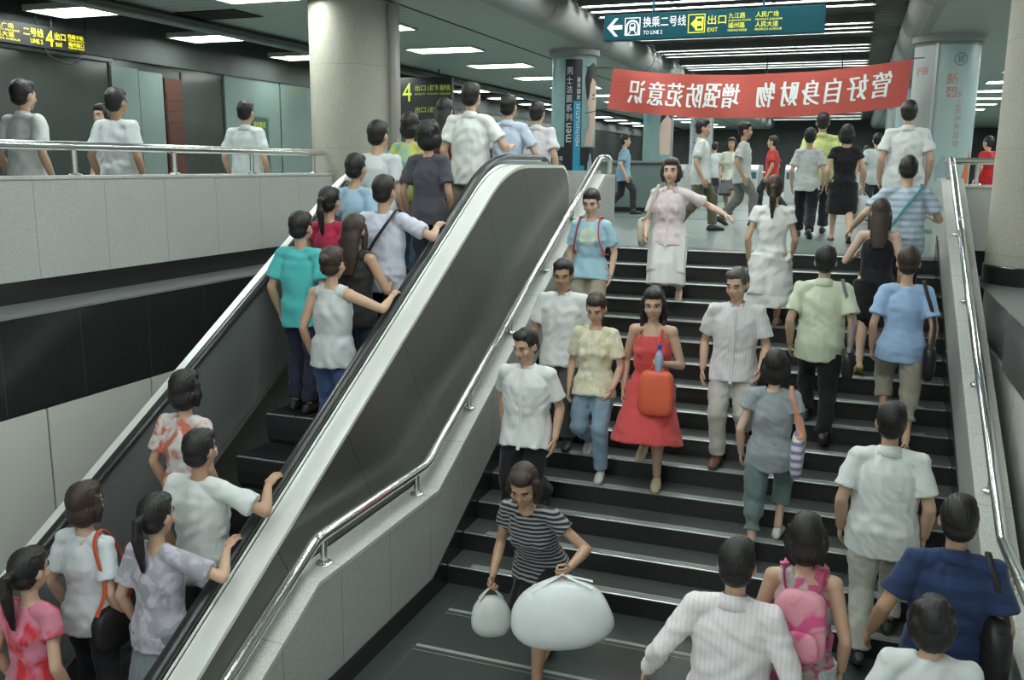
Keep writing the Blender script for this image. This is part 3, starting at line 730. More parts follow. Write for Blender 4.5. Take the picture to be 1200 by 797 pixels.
far_board(1.10, 22.3, .40, 'pale blue poster with a face on the pillar behind the right end of the banner', (.33, .42, .45), (), (.1, .1, .1), True)
far_board(1.15, 29.8, .40, 'plain pale poster on the furthest right pillar', (.33, .39, .41), ('广告',), (.1, .15, .2))

# ------------------------------------------------------------------ ticket gates across the concourse
for i in range(9):
    x = -8.2 + i * .95
    t = thing('ticket_gate', 'steel ticket gate across the concourse, %s from the left of its row' % ORD[i].replace('nearest', 'first'), 'ticket gate', (x, 25.5, 0), 'ticket gates')
    b = MB().prism([(-.75, 0), (-.75, .86), (-.55, .98), (.55, .98), (.75, .86), (.75, 0)], -.14, .14, lambda p, a: (a, p[0], p[1]))
    b.build('cabinet', M['light_box'], t, bevel=.01)
    MB().box(-.10, .10, -.762, -.75, .62, .80).build('reader_panel', flat('gate_panel_blue', (.04, .12, .2)), t)
    MB().tube([(.14, -.1, .8), (.55, -.1, .75)], .02, 8).build('barrier_arm', M['steel'], t, True)
# service counter by the left pillar
t = thing('service_counter', 'pale green service counter with dark top beyond the stair head', 'counter', (-4.9, 18.6, 0))
MB().box(-1.3, 1.3, -.35, .35, .1, .98).build('front_panel', plain('counter_front', (.17, .22, .21), .3), t, bevel=.01)
MB().box(-1.36, 1.36, -.42, .42, .98, 1.03).build('countertop', M['ledge'], t, bevel=.006)
MB().box(-1.25, 1.25, -.30, .30, 0, .1).build('plinth', M['dark_metal'], t)
# world: only a little stray light from the parts of the hall beyond the model
wd = bpy.data.worlds.new('hall'); sc.world = wd; wd.use_nodes = True
wd.node_tree.nodes['Background'].inputs[0].default_value = (.55, .62, .60, 1); wd.node_tree.nodes['Background'].inputs[1].default_value = .25
# ------------------------------------------------------------------ people
def arr(mb): return np.array(mb.v, float), mb.f
def taubin(co, edges, it, lam=.5, mu=-.52):
    n = len(co); a, b = edges[:, 0], edges[:, 1]
    deg = np.bincount(a, minlength=n) + np.bincount(b, minlength=n); deg = np.maximum(deg, 1)[:, None]
    for i in range(it * 2):
        s = np.zeros_like(co)
        for k in range(3):
            s[:, k] = np.bincount(a, co[b, k], n) + np.bincount(b, co[a, k], n)
        co = co + (lam if i % 2 == 0 else mu) * (s / deg - co)
    return co
def remesh(mb, vox, it=3, fold=0., seed=0, kind='cloth'):
    """fuse the overlapping shapes of mb into one closed surface and soften it"""
    me = bpy.data.meshes.new('fuse'); me.from_pydata(mb.v, [], mb.f)
    bm = bmesh.new(); bm.from_mesh(me); bmesh.ops.recalc_face_normals(bm, faces=bm.faces); bm.to_mesh(me); bm.free()
    o = bpy.data.objects.new('fuse', me); COL.objects.link(o)
    m = o.modifiers.new('r', 'REMESH'); m.mode = 'VOXEL'; m.voxel_size = vox; m.adaptivity = 0
    dg = bpy.context.evaluated_depsgraph_get(); dg.update()
    out = bpy.data.meshes.new_from_object(o.evaluated_get(dg))
    bpy.data.objects.remove(o); bpy.data.meshes.remove(me)
    n = len(out.vertices); co = np.empty(n * 3); out.vertices.foreach_get('co', co); co = co.reshape(-1, 3)
    ed = np.empty(len(out.edges) * 2, np.int32); out.edges.foreach_get('vertices', ed); ed = ed.reshape(-1, 2)
    co = taubin(co, ed, it)
    if fold:
        nr = np.empty(n * 3); out.vertices.foreach_get('normal', nr); nr = nr.reshape(-1, 3)
        r = np.random.default_rng(seed); d = np.zeros(n)
        if kind == 'cloth':
            w = .03 * np.sin(co[:, 2] * 17 + r.uniform(0, 6)) + .03 * np.sin(co[:, 0] * 14 + r.uniform(0, 6))
            for _ in range(7):
                k = np.array([r.normal() * .8, r.normal() * .5, r.normal() * .7]); k /= np.linalg.norm(k); L = r.uniform(.06, .16)
                d += np.sin((co @ k + w) * 2 * PI / L + r.uniform(0, 6)) * L * 8
            d *= fold / 2.2
        elif kind == 'pleat':
            an = np.arctan2(co[:, 1], co[:, 0]); zz = co[:, 2]
            g = np.clip((zz.max() - zz) / max(.1, zz.max() - zz.min()), 0, 1)
            d = (np.sin(an * 11 + 2 * np.sin(zz * 5) + r.uniform(0, 6)) + .5 * np.sin(an * 19 + 1 + zz * 4)) * fold * 2.2 * g
        elif kind == 'hair':
            an = np.arctan2(co[:, 1], co[:, 0])
            d = (np.sin(an * 24 + 2 * np.sin(co[:, 2] * 30)) * .5 + np.sin(co[:, 0] * 420 + co[:, 2] * 40 + 2 * np.sin(co[:, 2] * 50)) * .5) * fold
        co = co + nr * d[:, None]
    out.vertices.foreach_set('co', co.ravel()); out.update()
    return out
def to_obj(me, name, mats, parent):
    if len(me.materials): me.materials.clear()
    for m in (mats if isinstance(mats, (list, tuple)) else [mats]): me.materials.append(m)
    me.shade_smooth(); me.name = name
    o = bpy.data.objects.new(name, me); COL.objects.link(o); o.parent = parent
    return o
def join_extra(me, mb, mi_offset=0):
    """add small smooth islands (eyes, fingers, nails) to a fused body mesh"""
    bm = bmesh.new(); bm.from_mesh(me)
    vs = [bm.verts.new(v) for v in mb.v]
    for f, k in zip(mb.f, mb.m):
        try: fc = bm.faces.new([vs[i] for i in f]); fc.material_index = k; fc.smooth = True
        except ValueError: pass
    bm.normal_update(); bm.to_mesh(me); bm.free(); return me

def skin_mat(name, col):
    m, nt, b = new_mat(name); o, s = coords(nt)
    n = N(nt, 'ShaderNodeTexNoise', Scale=14.0, Detail=4.0); nt.links.new(o, n.inputs['Vector'])
    nt.links.new(mixc(nt, n.outputs['Fac'], tuple(c * .9 for c in col), tuple(min(1, c * 1.08) for c in col)), b.inputs['Base Color'])
    b.inputs['Roughness'].default_value = .48; b.inputs['Subsurface Weight'].default_value = .08; b.inputs['Subsurface Radius'].default_value = (.02, .008, .004)
    return m
SK = {'a': skin_mat('light_skin', (.66, .45, .34)), 'b': skin_mat('warm_skin', (.57, .365, .255)), 'c': skin_mat('tanned_skin', (.46, .28, .18))}
LIP = plain('lips', (.42, .17, .14), .4); SCLERA = plain('eye_white', (.62, .58, .54), .3); EYE = plain('dark_eyes', (.012, .009, .008), .15); BROW = plain('eyebrows', (.02, .015, .012), .8)
def hair_mat(name, col):
    m, nt, b = new_mat(name); o, s = coords(nt)
    mp = N(nt, 'ShaderNodeMapping'); mp.inputs['Scale'].default_value = (220, 220, 14); nt.links.new(o, mp.inputs[0])
    n = N(nt, 'ShaderNodeTexNoise', Scale=1.0, Detail=2.0); nt.links.new(mp.outputs[0], n.inputs['Vector'])
    nt.links.new(mixc(nt, n.outputs['Fac'], tuple(c * .5 for c in col), tuple(c * 1.6 for c in col)), b.inputs['Base Color'])
    b.inputs['Roughness'].default_value = .42
    bp = N(nt, 'ShaderNodeBump', Strength=.9, Distance=.004); nt.links.new(n.outputs['Fac'], bp.inputs['Height']); nt.links.new(bp.outputs[0], b.inputs['Normal'])
    return m
HR = {'black': hair_mat('black_hair', (.012, .010, .010)), 'brown': hair_mat('dark_brown_hair', (.035, .020, .013)), 'grey': hair_mat('greying_hair', (.07, .065, .06))}
_cm = {}
def cloth(col, pat=None, col2=None, scale=1.0, rough=.82):
    """woven cloth; pat: None, 'stripes_h', 'stripes_v', 'plaid', 'print', 'tiedye', 'mottle', 'emblem'"""
    key = (tuple(col), pat, tuple(col2) if col2 else None, scale)
    if key in _cm: return _cm[key]
    m, nt, b = new_mat('cloth'); o, s = coords(nt)
    n = N(nt, 'ShaderNodeTexNoise', Scale=9.0, Detail=5.0); nt.links.new(o, n.inputs['Vector'])
    c = mixc(nt, n.outputs['Fac'], tuple(x * .92 for x in col), tuple(min(1, x * 1.05) for x in col))
    if pat == 'stripes_h': c = mixc(nt, mathn(nt, 'GREATER_THAN', mathn(nt, 'PINGPONG', s[2], scale), scale * .55), c, col2)
    if pat == 'stripes_v': c = mixc(nt, mathn(nt, 'GREATER_THAN', mathn(nt, 'PINGPONG', s[0], scale), scale * .6), c, col2)
    if pat == 'plaid':
        c = mixc(nt, mathn(nt, 'MULTIPLY', mathn(nt, 'GREATER_THAN', mathn(nt, 'PINGPONG', s[2], scale), scale * .6), .7), c, col2)
        c = mixc(nt, mathn(nt, 'MULTIPLY', mathn(nt, 'GREATER_THAN', mathn(nt, 'PINGPONG', s[0], scale), scale * .6), .6), c, col2)
    if pat in ('tiedye', 'mottle', 'print'):
        k = N(nt, 'ShaderNodeTexNoise', Scale={'tiedye': 7.0, 'mottle': 30.0, 'print': 16.0}[pat] * scale, Detail=3.0, Distortion=1.2); nt.links.new(o, k.inputs['Vector'])
        r = N(nt, 'ShaderNodeValToRGB'); nt.links.new(k.outputs['Fac'], r.inputs[0]); r.color_ramp.elements[0].position = .45; r.color_ramp.elements[1].position = .56
        r.color_ramp.elements[0].color = (0, 0, 0, 1); r.color_ramp.elements[1].color = (1, 1, 1, 1)
        c = mixc(nt, r.outputs[0], c, col2)
    if pat == 'emblem':
        q = mathn(nt, 'SQRT', mathn(nt, 'ADD', mathn(nt, 'POWER', s[0], 2.0), mathn(nt, 'POWER', mathn(nt, 'SUBTRACT', s[2], scale), 2.0)))
        ins = mathn(nt, 'MULTIPLY', mathn(nt, 'LESS_THAN', q, .085), mathn(nt, 'GREATER_THAN', s[1], 0.0))
        core = mathn(nt, 'MULTIPLY', mathn(nt, 'LESS_THAN', q, .062), mathn(nt, 'GREATER_THAN', s[1], 0.0))
        c = mixc(nt, ins, c, col2); c = mixc(nt, mathn(nt, 'MULTIPLY', core, n.outputs['Fac']), c, col)
    nt.links.new(c, b.inputs['Base Color']); b.inputs['Roughness'].default_value = rough; b.inputs['Specular IOR Level'].default_value = .25
    b.inputs['Sheen Weight'].default_value = .15
    w = N(nt, 'ShaderNodeTexNoise', Scale=260.0, Detail=1.0); nt.links.new(o, w.inputs['Vector'])
    bp = N(nt, 'ShaderNodeBump', Strength=.25, Distance=.002); nt.links.new(w.outputs['Fac'], bp.inputs['Height']); nt.links.new(bp.outputs[0], b.inputs['Normal'])
    _cm[key] = m; return m

def ik(a, c, l1, l2, pole):
    a, c, pole = Vector(a), Vector(c), Vector(pole)
    d = c - a; L = d.length; mx = (l1 + l2) * .998
    if L > mx: c = a + d.normalized() * mx; d = c - a; L = mx
    u = d / L; x = (l1 * l1 - l2 * l2 + L * L) / (2 * L); h = math.sqrt(max(0, l1 * l1 - x * x))
    p = pole - u * pole.dot(u); p = p.normalized() if p.length > 1e-4 else Vector((0, 1, 0))
    return a + u * x + p * h, c

ARMS = {  # wrist relative to the shoulder, in body axes (outwards, forwards, up), for a 1.70 m figure
    'down': (.07, .04, -.49), 'fwd': (.05, .20, -.43), 'back': (.09, -.17, -.45), 'bent': (.05, .24, -.22), 'out': (.30, .10, -.36),
    'rail': (.16, .34, -.22), 'strap': (-.02, .14, -.12), 'phone': (.10, .12, .10), 'hold': (-.06, .24, -.26), 'carry': (.12, .06, -.48), 'wide': (.42, .05, -.20)}
def person(name, label, loc, face, H=1.65, sex='m', gait=None, step=0., lean=.04, arms=('down', 'down'), head=(0, 0), hair='short', hairc='black',
           skin='b', top=None, bottom=None, shoes=(.03, .03, .03), vox=.011, girth=1.0, seed=0, grip=(False, False), group=None, bare=False, twist=0.):
    """One figure. loc: ground point; face: direction walked towards (0 = up the stairs, PI = down).
    gait: None standing, 'l'/'r' foot in front; step: height of the front foot over the rear one."""
    s = H / 1.70; t = thing(name, label, 'person', loc, group, face)
    fem = sex == 'f'
    shw = (.152 if fem else .176) * s; hipw = .088 * s
    # feet
    fy = .152 if gait else .03
    if gait == 'flat': fy = .0
    ff, rf = (1, -1) if gait in ('r', 'R') else (-1, 1)
    zlo = min(0, step); zfront = max(step, 0) if step > 0 else 0; zrear = -step if step < 0 else 0
    stride = {'l': .152, 'r': .152, 'L': .26, 'R': .26}.get(gait, .03)
    lens = (.405 * s, .405 * s); ank = .085 * s
    foot = {ff: Vector((ff * hipw, stride, zfront)), rf: Vector((rf * hipw, -stride, zrear))}
    pz = .885 * s - (.012 if gait in ('l', 'r') else 0) - (.05 if gait in ('L', 'R') else 0) + (.03 if step > 0 else .0)
    P = Vector((0, .02 if step >= 0 else .06, pz))
    if step < 0: P.z -= .02
    knee, ankle = {}, {}
    lift = {ff: 0., rf: .0}
    for sd in (1, -1):
        hip = P + Vector((sd * hipw, 0, 0)); a = foot[sd] + Vector((0, -.02, ank))
        if sd == rf and gait in ('l', 'r', 'L', 'R'): a += Vector((0, .02, .035)); lift[sd] = .5
        k, a2 = ik(hip, a, lens[0], lens[1], (sd * .05, 1, .0)); knee[sd] = k; ankle[sd] = a2
    cl, sl = math.cos(lean), math.sin(lean)
    ct, stw = math.cos(twist), math.sin(twist)
    u = Vector((0, sl, cl)); fwd = Vector((-stw, cl * ct, -sl * ct)).normalized(); rgt = Vector((ct, stw, 0))
    sp = lambda h, x=0, y=0: P + u * (h * s) + rgt * (x * s) + fwd * (y * s)
    neck = sp(.505, 0, -.01)
    hy, hp = head
    Rh = Matrix.Rotation(twist + hy, 3, 'Z') @ Matrix.Rotation(-hp - lean * .45, 3, 'X')
    hc = neck + (u * .45 + Vector((0, 0, .55))).normalized() * (.152 * s) + Rh @ Vector((0, .018 * s, 0))
    HS = 1.09; sH = s * HS
    hd = lambda x, y, z: hc + Rh @ (Vector((x, y, z)) * (s * HS))
    sh, el, wr = {}, {}, {}
    for i, sd in ((0, -1), (1, 1)):
        sh[sd] = sp(.430, sd * shw / s, -.012)
        a = arms[i]; tv = ARMS[a] if isinstance(a, str) else a
        if isinstance(a, tuple) and len(a) == 4: w = Vector(a[:3])          # absolute point in the figure's own axes
        else: w = sh[sd] + rgt * (sd * tv[0] * s) + (Vector((fwd.x, fwd.y, 0)).normalized() * tv[1] + Vector((0, 0, tv[2]))) * s
        e, w2 = ik(sh[sd], w, .285 * s, .245 * s, Vector((sd * .5, -1, -.35)))
        el[sd], wr[sd] = e, w2
    # ---- body
    g = girth
    bk_ = bottom[0] if bottom else ''
    thk = .78 if bk_ in ('trousers', 'jeans', 'slim', 'capri', 'shorts') else .92
    clk = .80 if bk_ in ('trousers', 'jeans', 'slim') else (.86 if bk_ == 'capri' else 1.0)
    tk = .86 if top else 1.0
    uk = .80 if top and 'strap' not in top[0] and 'sleeveless' not in top[0] else 1.0
    B = MB(); X = tuple(rgt)
    tw = [(-.10, .125, .095), (-.02, .158, .105), (.10, .128 if fem else .140, .092), (.25, .138 if fem else .158, .10), (.37, .140 if fem else .165, .098), (.44, .11, .075), (.485, .055, .055)]
    B.tube([sp(h) for h, a, c in tw], [(a * s * g * tk, c * s * g * tk) for h, a, c in tw], 18, True, X)
    B.tube([sp(.43, 0, -.005), sp(.52, 0, -.004), hd(0, -.012, -.05)], [.052 * s, .047 * s * (.92 if fem else 1.05), .047 * s * (.92 if fem else 1.05)], 14, True, X)
    for sd in (1, -1):
        B.tube([sp(.45, sd * .03, -.008), sh[sd] + Vector((0, 0, .004))], [.046 * s * uk, .046 * s * uk], 12, True)
        B.ellipsoid(sh[sd], (.050 * s * uk,) * 3, None, 12, 8)
        k = (.9 if fem else 1.0) * s * (1 + (g - 1) * .5)
        m = sh[sd].lerp(el[sd], .45); m2 = el[sd].lerp(wr[sd], .3)
        B.tube([sh[sd], m, el[sd]], [.050 * k * uk, .046 * k * uk, .037 * k], 12)
        B.ellipsoid(el[sd], (.037 * k,) * 3, None, 10, 8)
        B.tube([el[sd], m2, wr[sd]], [.037 * k, .039 * k, .025 * k], 12)
        hip = P + Vector((sd * hipw, 0, 0)); kn, an = knee[sd], ankle[sd]
        q = s * (1 + (g - 1) * .6)
        B.ellipsoid(hip, (.088 * q * thk, .09 * q * thk, .09 * q * thk), None, 12, 8)
        B.tube([hip, hip.lerp(kn, .4), kn], [.088 * q * thk, .078 * q * thk, .053 * q * min(1, (thk + clk) / 2 + .05)], 14)
        B.ellipsoid(kn, (.053 * q * min(1, (thk + clk) / 2 + .05),) * 3, None, 12, 8)
        cb = kn.lerp(an, .32) + Vector((0, -.012 * s, 0))
        B.tube([kn, cb, kn.lerp(an, .7), an], [.052 * q * clk, .054 * q * clk, .038 * q * clk, .033 * q], 14)
        yaw = Matrix.Rotation(-sd * .12, 3, 'Z'); hl = lift[sd]
        fd = (yaw @ Vector((0, math.cos(hl), -math.sin(hl)))); fu = (yaw @ Vector((0, math.sin(hl), math.cos(hl))))
        fp = lambda y, z: an + fd * (y * s) + fu * ((z - .085) * s)
        B.tube([fp(-.05, .05), fp(-.03, .04), fp(.05, .042), fp(.12, .028), fp(.165, .022)], [(.026 * s, .03 * s), (.032 * s, .036 * s), (.038 * s, .034 * s), (.040 * s, .022 * s), (.03 * s, .016 * s)], 12, True, (1, 0, 0))
    # head
    B.ellipsoid(hd(0, -.008, .022), (.074 * sH, .092 * sH, .096 * sH), Rh, 22, 14)
    B.ellipsoid(hd(0, .020, -.045), (.058 * sH, .064 * sH, .066 * sH), Rh, 18, 12)
    B.ellipsoid(hd(0, .058, -.093), (.026 * sH, .022 * sH, .020 * sH), Rh, 10, 8)
    B.ellipsoid(hd(0, .080, .020), (.052 * sH, .012 * sH, .012 * sH), Rh, 12, 8)
    for sd in (1, -1):
        B.ellipsoid(hd(sd * .036, .056, -.030), (.028 * sH, .024 * sH, .030 * sH), Rh, 10, 8)
        B.ellipsoid(hd(sd * .077, -.006, -.008), (.009 * sH, .020 * sH, .031 * sH), Rh, 10, 8)
        B.ellipsoid(hd(sd * .011, .088, -.034), (.010 * sH, .012 * sH, .009 * sH), Rh, 8, 6)
    B.tube([hd(0, .080, .010), hd(0, .092, -.014), hd(0, .099, -.031)], [.010 * sH, .011 * sH, .014 * sH], 10)
    B.ellipsoid(hd(0, .079, -.060), (.024 * sH, .012 * sH, .010 * sH), Rh, 10, 8)
    # palms
    hands = {}
    for i, sd in ((0, -1), (1, 1)):
        d = (wr[sd] - el[sd]).normalized()
        f0 = Vector((0, 1, 0)) if abs(d.y) < .8 else Vector((0, 0, 1))
        a = (f0 - d * f0.dot(d)).normalized()
        flat_ = isinstance(arms[i], tuple) and len(arms[i]) == 4
        if flat_: d = Vector((0, .88, .47)); a = Vector((-sd, 0, 0))
        n = d.cross(a); inward = Vector((-sd, 0, 0)) if abs(d.x) < .85 else Vector((0, 0, -1))
        if flat_: inward = Vector((0, .3, -1))
        if n.dot(inward) < 0: n = -n
        Mx = Matrix((a, d, n)).transposed(); k = s * (.88 if fem else 1)
        B.ellipsoid(wr[sd] + d * (.048 * k), (.038 * k, .055 * k, .015 * k), Mx, 12, 8)
        hands[sd] = (d, a, n, k)
    body = remesh(B, vox, 3)
    E = MB()
    for i, sd in ((0, -1), (1, 1)):
        d, a, n, k = hands[sd]; gr = grip[i]
        for j, (o, L) in enumerate(((.027, .92), (.009, 1.0), (-.009, .95), (-.026, .76))):
            p = wr[sd] + d * ((.080 - .004 * abs(j - 1)) * k) + a * (o * k); pts = [p - d * .02 * k, p]; an = .0
            for seg, ang in ((.042, .95 if gr else .25 + .05 * j), (.026, 1.2 if gr else .32), (.021, .8 if gr else .25)):
                an += ang; p = p + (d * math.cos(an) + n * math.sin(an)) * (seg * L * k); pts.append(p)
            E.tube(pts, [.0085 * k, .0088 * k, .0082 * k, .0074 * k, .0055 * k], 7, True, tuple(a))
        p = wr[sd] + d * (.022 * k) + a * (.022 * k); q = (d * .72 + a * .62 + n * .35).normalized(); q2 = (d * .85 + a * .15 + n * (.7 if gr else .35)).normalized()
        E.tube([p, p + q * .038 * k, p + q * .038 * k + q2 * .030 * k, p + q * .038 * k + q2 * .052 * k], [.012 * k, .0105 * k, .0095 * k, .006 * k], 8, True, tuple(n))
    for sd in (1, -1):
        E.mi = 4; E.ellipsoid(hd(sd * .031, .0805, .004), (.0145 * sH, .0065 * sH, .0062 * sH), Rh, 12, 8)
        E.mi = 2; E.ellipsoid(hd(sd * .031, .0842, .0045), (.0062 * sH, .0042 * sH, .0058 * sH), Rh, 10, 6); E.tube([hd(sd * .018, .0865, .0075), hd(sd * .031, .0875, .0108), hd(sd * .046, .0795, .0065)], [(.0016 * sH, .0016 * sH)] * 3, 6)
        E.mi = 3; E.tube([hd(sd * .015, .0895, .0235), hd(sd * .033, .0875, .0265), hd(sd * .050, .0755, .020)], [(.0042 * sH, .0035 * sH)] * 3, 6)
    E.mi = 1; E.ellipsoid(hd(0, .0870, -.0575), (.022 * sH, .0065 * sH, .0048 * sH), Rh, 10, 6); E.ellipsoid(hd(0, .0860, -.066), (.019 * sH, .0065 * sH, .005 * sH), Rh, 10, 6)
    join_extra(body, E)
    to_obj(body, 'body', [SK[skin], LIP, EYE, BROW, SCLERA], t)
    # ---- hair
    if hair:
        h = MB()
        h.ellipsoid(hd(0, -.019, .033), (.082 * sH, .094 * sH, .100 * sH), Rh, 22, 14)
        h.ellipsoid(hd(0, -.045, -.022), (.071 * sH, .058 * sH, .062 * sH), Rh, 16, 10)
        if hair in ('bob', 'long', 'ponytail', 'curly', 'bun', 'fringe'):
            h.ellipsoid(hd(0, .030, .082), (.066 * sH, .058 * sH, .044 * sH), Rh, 14, 8)
        else:
            h.ellipsoid(hd(.01, .022, .085), (.064 * sH, .060 * sH, .040 * sH), Rh, 14, 8)
        if hair in ('bob', 'curly'):
            h.ellipsoid(hd(0, -.032, -.040), (.092 * sH, .070 * sH, .088 * sH), Rh, 18, 10)
            for sd in (1, -1): h.tube([hd(sd * .07, .01, .05), hd(sd * .082, .008, -.03), hd(sd * .07, .005, -.10)], [.022 * sH, .026 * sH, .016 * sH], 10)
        if hair == 'curly':
            r = np.random.default_rng(seed + 5)
            for _ in range(26):
                v = r.normal(size=3); v /= np.linalg.norm(v); v[1] = -abs(v[1]) * .9 + .15
                h.ellipsoid(hd(v[0] * .082, -.02 + v[1] * .09, .02 + v[2] * .10), (.028 * sH,) * 3, None, 8, 6)
        if hair == 'long':
            bk = sp(.30, 0, -.125)
            h.tube([hd(0, -.05, .04), hd(0, -.078, -.06), sp(.44, 0, -.105), bk], [(.078 * s, .05 * s), (.088 * s, .046 * s), (.082 * s, .032 * s), (.055 * s, .018 * s)], 16, True, X)
            for sd in (1, -1): h.tube([hd(sd * .068, .02, .05), hd(sd * .082, .012, -.03), hd(sd * .078, .0, -.12), sp(.40, sd * .085, .03)], [.018 * s, .024 * s, .024 * s, .012 * s], 10)
        if hair == 'ponytail':
            h.tube([hd(0, -.10, .03), hd(0, -.140, .01), hd(0, -.15, -.07), hd(0, -.135, -.17), sp(.36, 0, -.12)], [.022 * s, .034 * s, .036 * s, .028 * s, .010 * s], 12)
        if hair == 'bun': h.ellipsoid(hd(0, -.115, .04), (.038 * s,) * 3, None, 12, 8)
        to_obj(remesh(h, max(.007, vox * .8), 2, .0026, seed, 'hair'), 'hair', HR[hairc], t)
    # ---- clothes
    kneemid = (knee[1] + knee[-1]) / 2
    def low(h):       # centre line under the hips follows the legs
        return P + Vector((0, (kneemid.y - P.y) * min(1, -h / .42) * .8, h * s))
    if bottom:
        kind, mat = bottom[0], bottom[1]; c = MB()
        tq = .88 if top and 'tuck' not in top[0] else 1.0
        if kind in ('skirt', 'longskirt'):
            Lk = bottom[2] if len(bottom) > 2 else (.42 if kind == 'skirt' else .62); fl = bottom[3] if len(bottom) > 3 else .05
            hs = [(.075, .142 * tq, .108 * tq), (.0, .178 * tq, .13 * tq), (-.10, .184 * (tq + .04), .14 * (tq + .04)), (-Lk * .6, .184 + fl * .5, .15 + fl * .6), (-Lk, .18 + fl, .16 + fl)]
            c.tube([sp(h) if h >= 0 else low(h) for h, a, d in hs], [(a * s * g, d * s * g) for h, a, d in hs], 22, True, (1, 0, 0))
            for sd in (1, -1):
                hip = P + Vector((sd * hipw, 0, 0)); fr = min(1., Lk / .40 - .06); c.tube([hip, hip.lerp(knee[sd], fr)], [.112 * s * g, (.098 + fl * .3) * s * g], 14)
            me = remesh(c, vox, 2, .004, seed + 1, 'pleat'); nm = 'skirt'
        else:
            c.tube([sp(.085), sp(0), low(-.09)], [(.150 * s * g * tq, .115 * s * g * tq), (.172 * s * g * tq, .128 * s * g * tq), (.165 * s * g * tq, .122 * s * g * tq)], 18, True, (1, 0, 0))
            wk = {'trousers': (.098, .074, .070, .96), 'jeans': (.096, .070, .062, .96), 'capri': (.098, .076, .070, .55), 'shorts': (.102, .088, .088, -.12), 'slim': (.092, .064, .050, .97)}[kind]
            for sd in (1, -1):
                hip = P + Vector((sd * hipw, 0, -.01)); kn, an = knee[sd], ankle[sd]
                if wk[3] > 0:
                    e = kn.lerp(an, wk[3]); m = kn.lerp(e, .5) + Vector((0, -.008, 0))
                    c.tube([hip, hip.lerp(kn, .45), kn], [wk[0] * s * g * (tq - .04), (wk[0] * .95) * s * g, wk[1] * 1.06 * s], 14)
                    c.tube([kn, m, e], [wk[1] * 1.06 * s, (wk[1] + wk[2]) / 2 * s, wk[2] * s], 14)
                    c.ellipsoid(hip, (wk[0] * .98 * s * g * (tq - .06),) * 3, None, 12, 8); c.ellipsoid(kn, (wk[1] * 1.06 * s,) * 3, None, 12, 8)
                else:
                    c.tube([hip, hip.lerp(kn, .45), hip.lerp(kn, .9)], [wk[0] * s * g, wk[1] * 1.06 * s, wk[2] * 1.05 * s], 14)
            me = remesh(c, vox, 2, .0042, seed + 1); nm = {'jeans': 'jeans', 'shorts': 'shorts'}.get(kind, 'trousers')
        to_obj(me, nm, mat, t)
    if top:
        kind, mat = top[0], top[1]; c = MB()
        tuck = 'tuck' in kind; hem = -.015 if tuck else (-.15 if not fem else -.12)
        if fem: rg = [(hem, .196, .152), (.0, .186, .142), (.12, .146, .108), (.20, .152, .115), (.285, .160, .130), (.36, .154, .112), (.42, .118, .085), (.470, .068, .064)]
        else: rg = [(hem, .198, .154), (.0, .190, .146), (.12, .172, .130), (.26, .184, .132), (.36, .182, .122), (.425, .142, .098), (.480, .076, .072)]
        if tuck: rg[0] = (hem, .170, .128)
        if 'dress' in kind:
            Lk = top[2] if len(top) > 2 else .45; fl = top[3] if len(top) > 3 else .06
            dr = [(-Lk, .18 + fl, .16 + fl), (-Lk * .6, .186 + fl * .5, .15 + fl * .6), (-.10, .186, .14), (0, .174, .128), (.11, .138, .104), (.20, .150, .116), (.285, .158, .130)]
            for sd in (1, -1):
                hip = P + Vector((sd * hipw, 0, 0)); fr = min(1., Lk / .40 - .06); c.tube([hip, hip.lerp(knee[sd], fr)], [.112 * s * g, (.098 + fl * .3) * s * g], 14)
            rg = dr + ([(.36, .142, .105), (.40, .10, .085)] if 'strap' in kind else rg[5:])
        pts = [(sp(h, 0, .006) if h >= 0 else low(h)) for h, a, d in rg]
        c.tube(pts, [(a * s * g, d * s * g) for h, a, d in rg], 22, True, X)
        if fem:
            for sd in (1, -1): c.ellipsoid(sp(.275, sd * .068, .085), (.056 * s, .048 * s, .056 * s), None, 12, 8)
        if 'strap' not in kind and 'sleeveless' not in kind:
            long = 'long' in kind; f = 1.0
            for sd in (1, -1):
                k = s * (.92 if fem else 1.05)
                c.tube([sp(.452, sd * .05, -.008), sh[sd] + Vector((0, 0, .002))], [(.054 * k), (.060 * k)], 12)
                c.ellipsoid(sh[sd], (.063 * k,) * 3, None, 12, 8)
                if long:
                    c.tube([sh[sd], sh[sd].lerp(el[sd], .5), el[sd]], [.062 * k, .060 * k, .052 * k], 12); c.ellipsoid(el[sd], (.052 * k,) * 3, None, 10, 8)
                    c.tube([el[sd], el[sd].lerp(wr[sd], .5), el[sd].lerp(wr[sd], .93)], [.052 * k, .050 * k, .042 * k], 12)
                else:
                    f = .42 if 'cap' in kind else .72
                    c.tube([sh[sd], sh[sd].lerp(el[sd], f * .5), sh[sd].lerp(el[sd], f)], [.059 * k, .064 * k, .072 * k], 14)
        elif 'strap' in kind:
            for sd in (1, -1):
                c.tube([sp(.33, sd * .075, .10), sp(.43, sd * .08, .055), sp(.478, sd * .078, -.01), sp(.42, sd * .075, -.09), sp(.34, sd * .07, -.10)], [(.016 * s, .012 * s)] * 5, 8)
        else:
            for sd in (1, -1): c.tube([sp(.455, sd * .05, -.005), sp(.445, sd * shw / s * .80, -.008)], [.058 * s, .056 * s], 12)
        pleat = 'pleat' in kind
        me = remesh(c, vox, 2, .0042, seed + 2)
        o = to_obj(me, 'dress' if 'dress' in kind else ('shirt' if ('shirt' in kind or 'polo' in kind) else 'top'), mat, t)
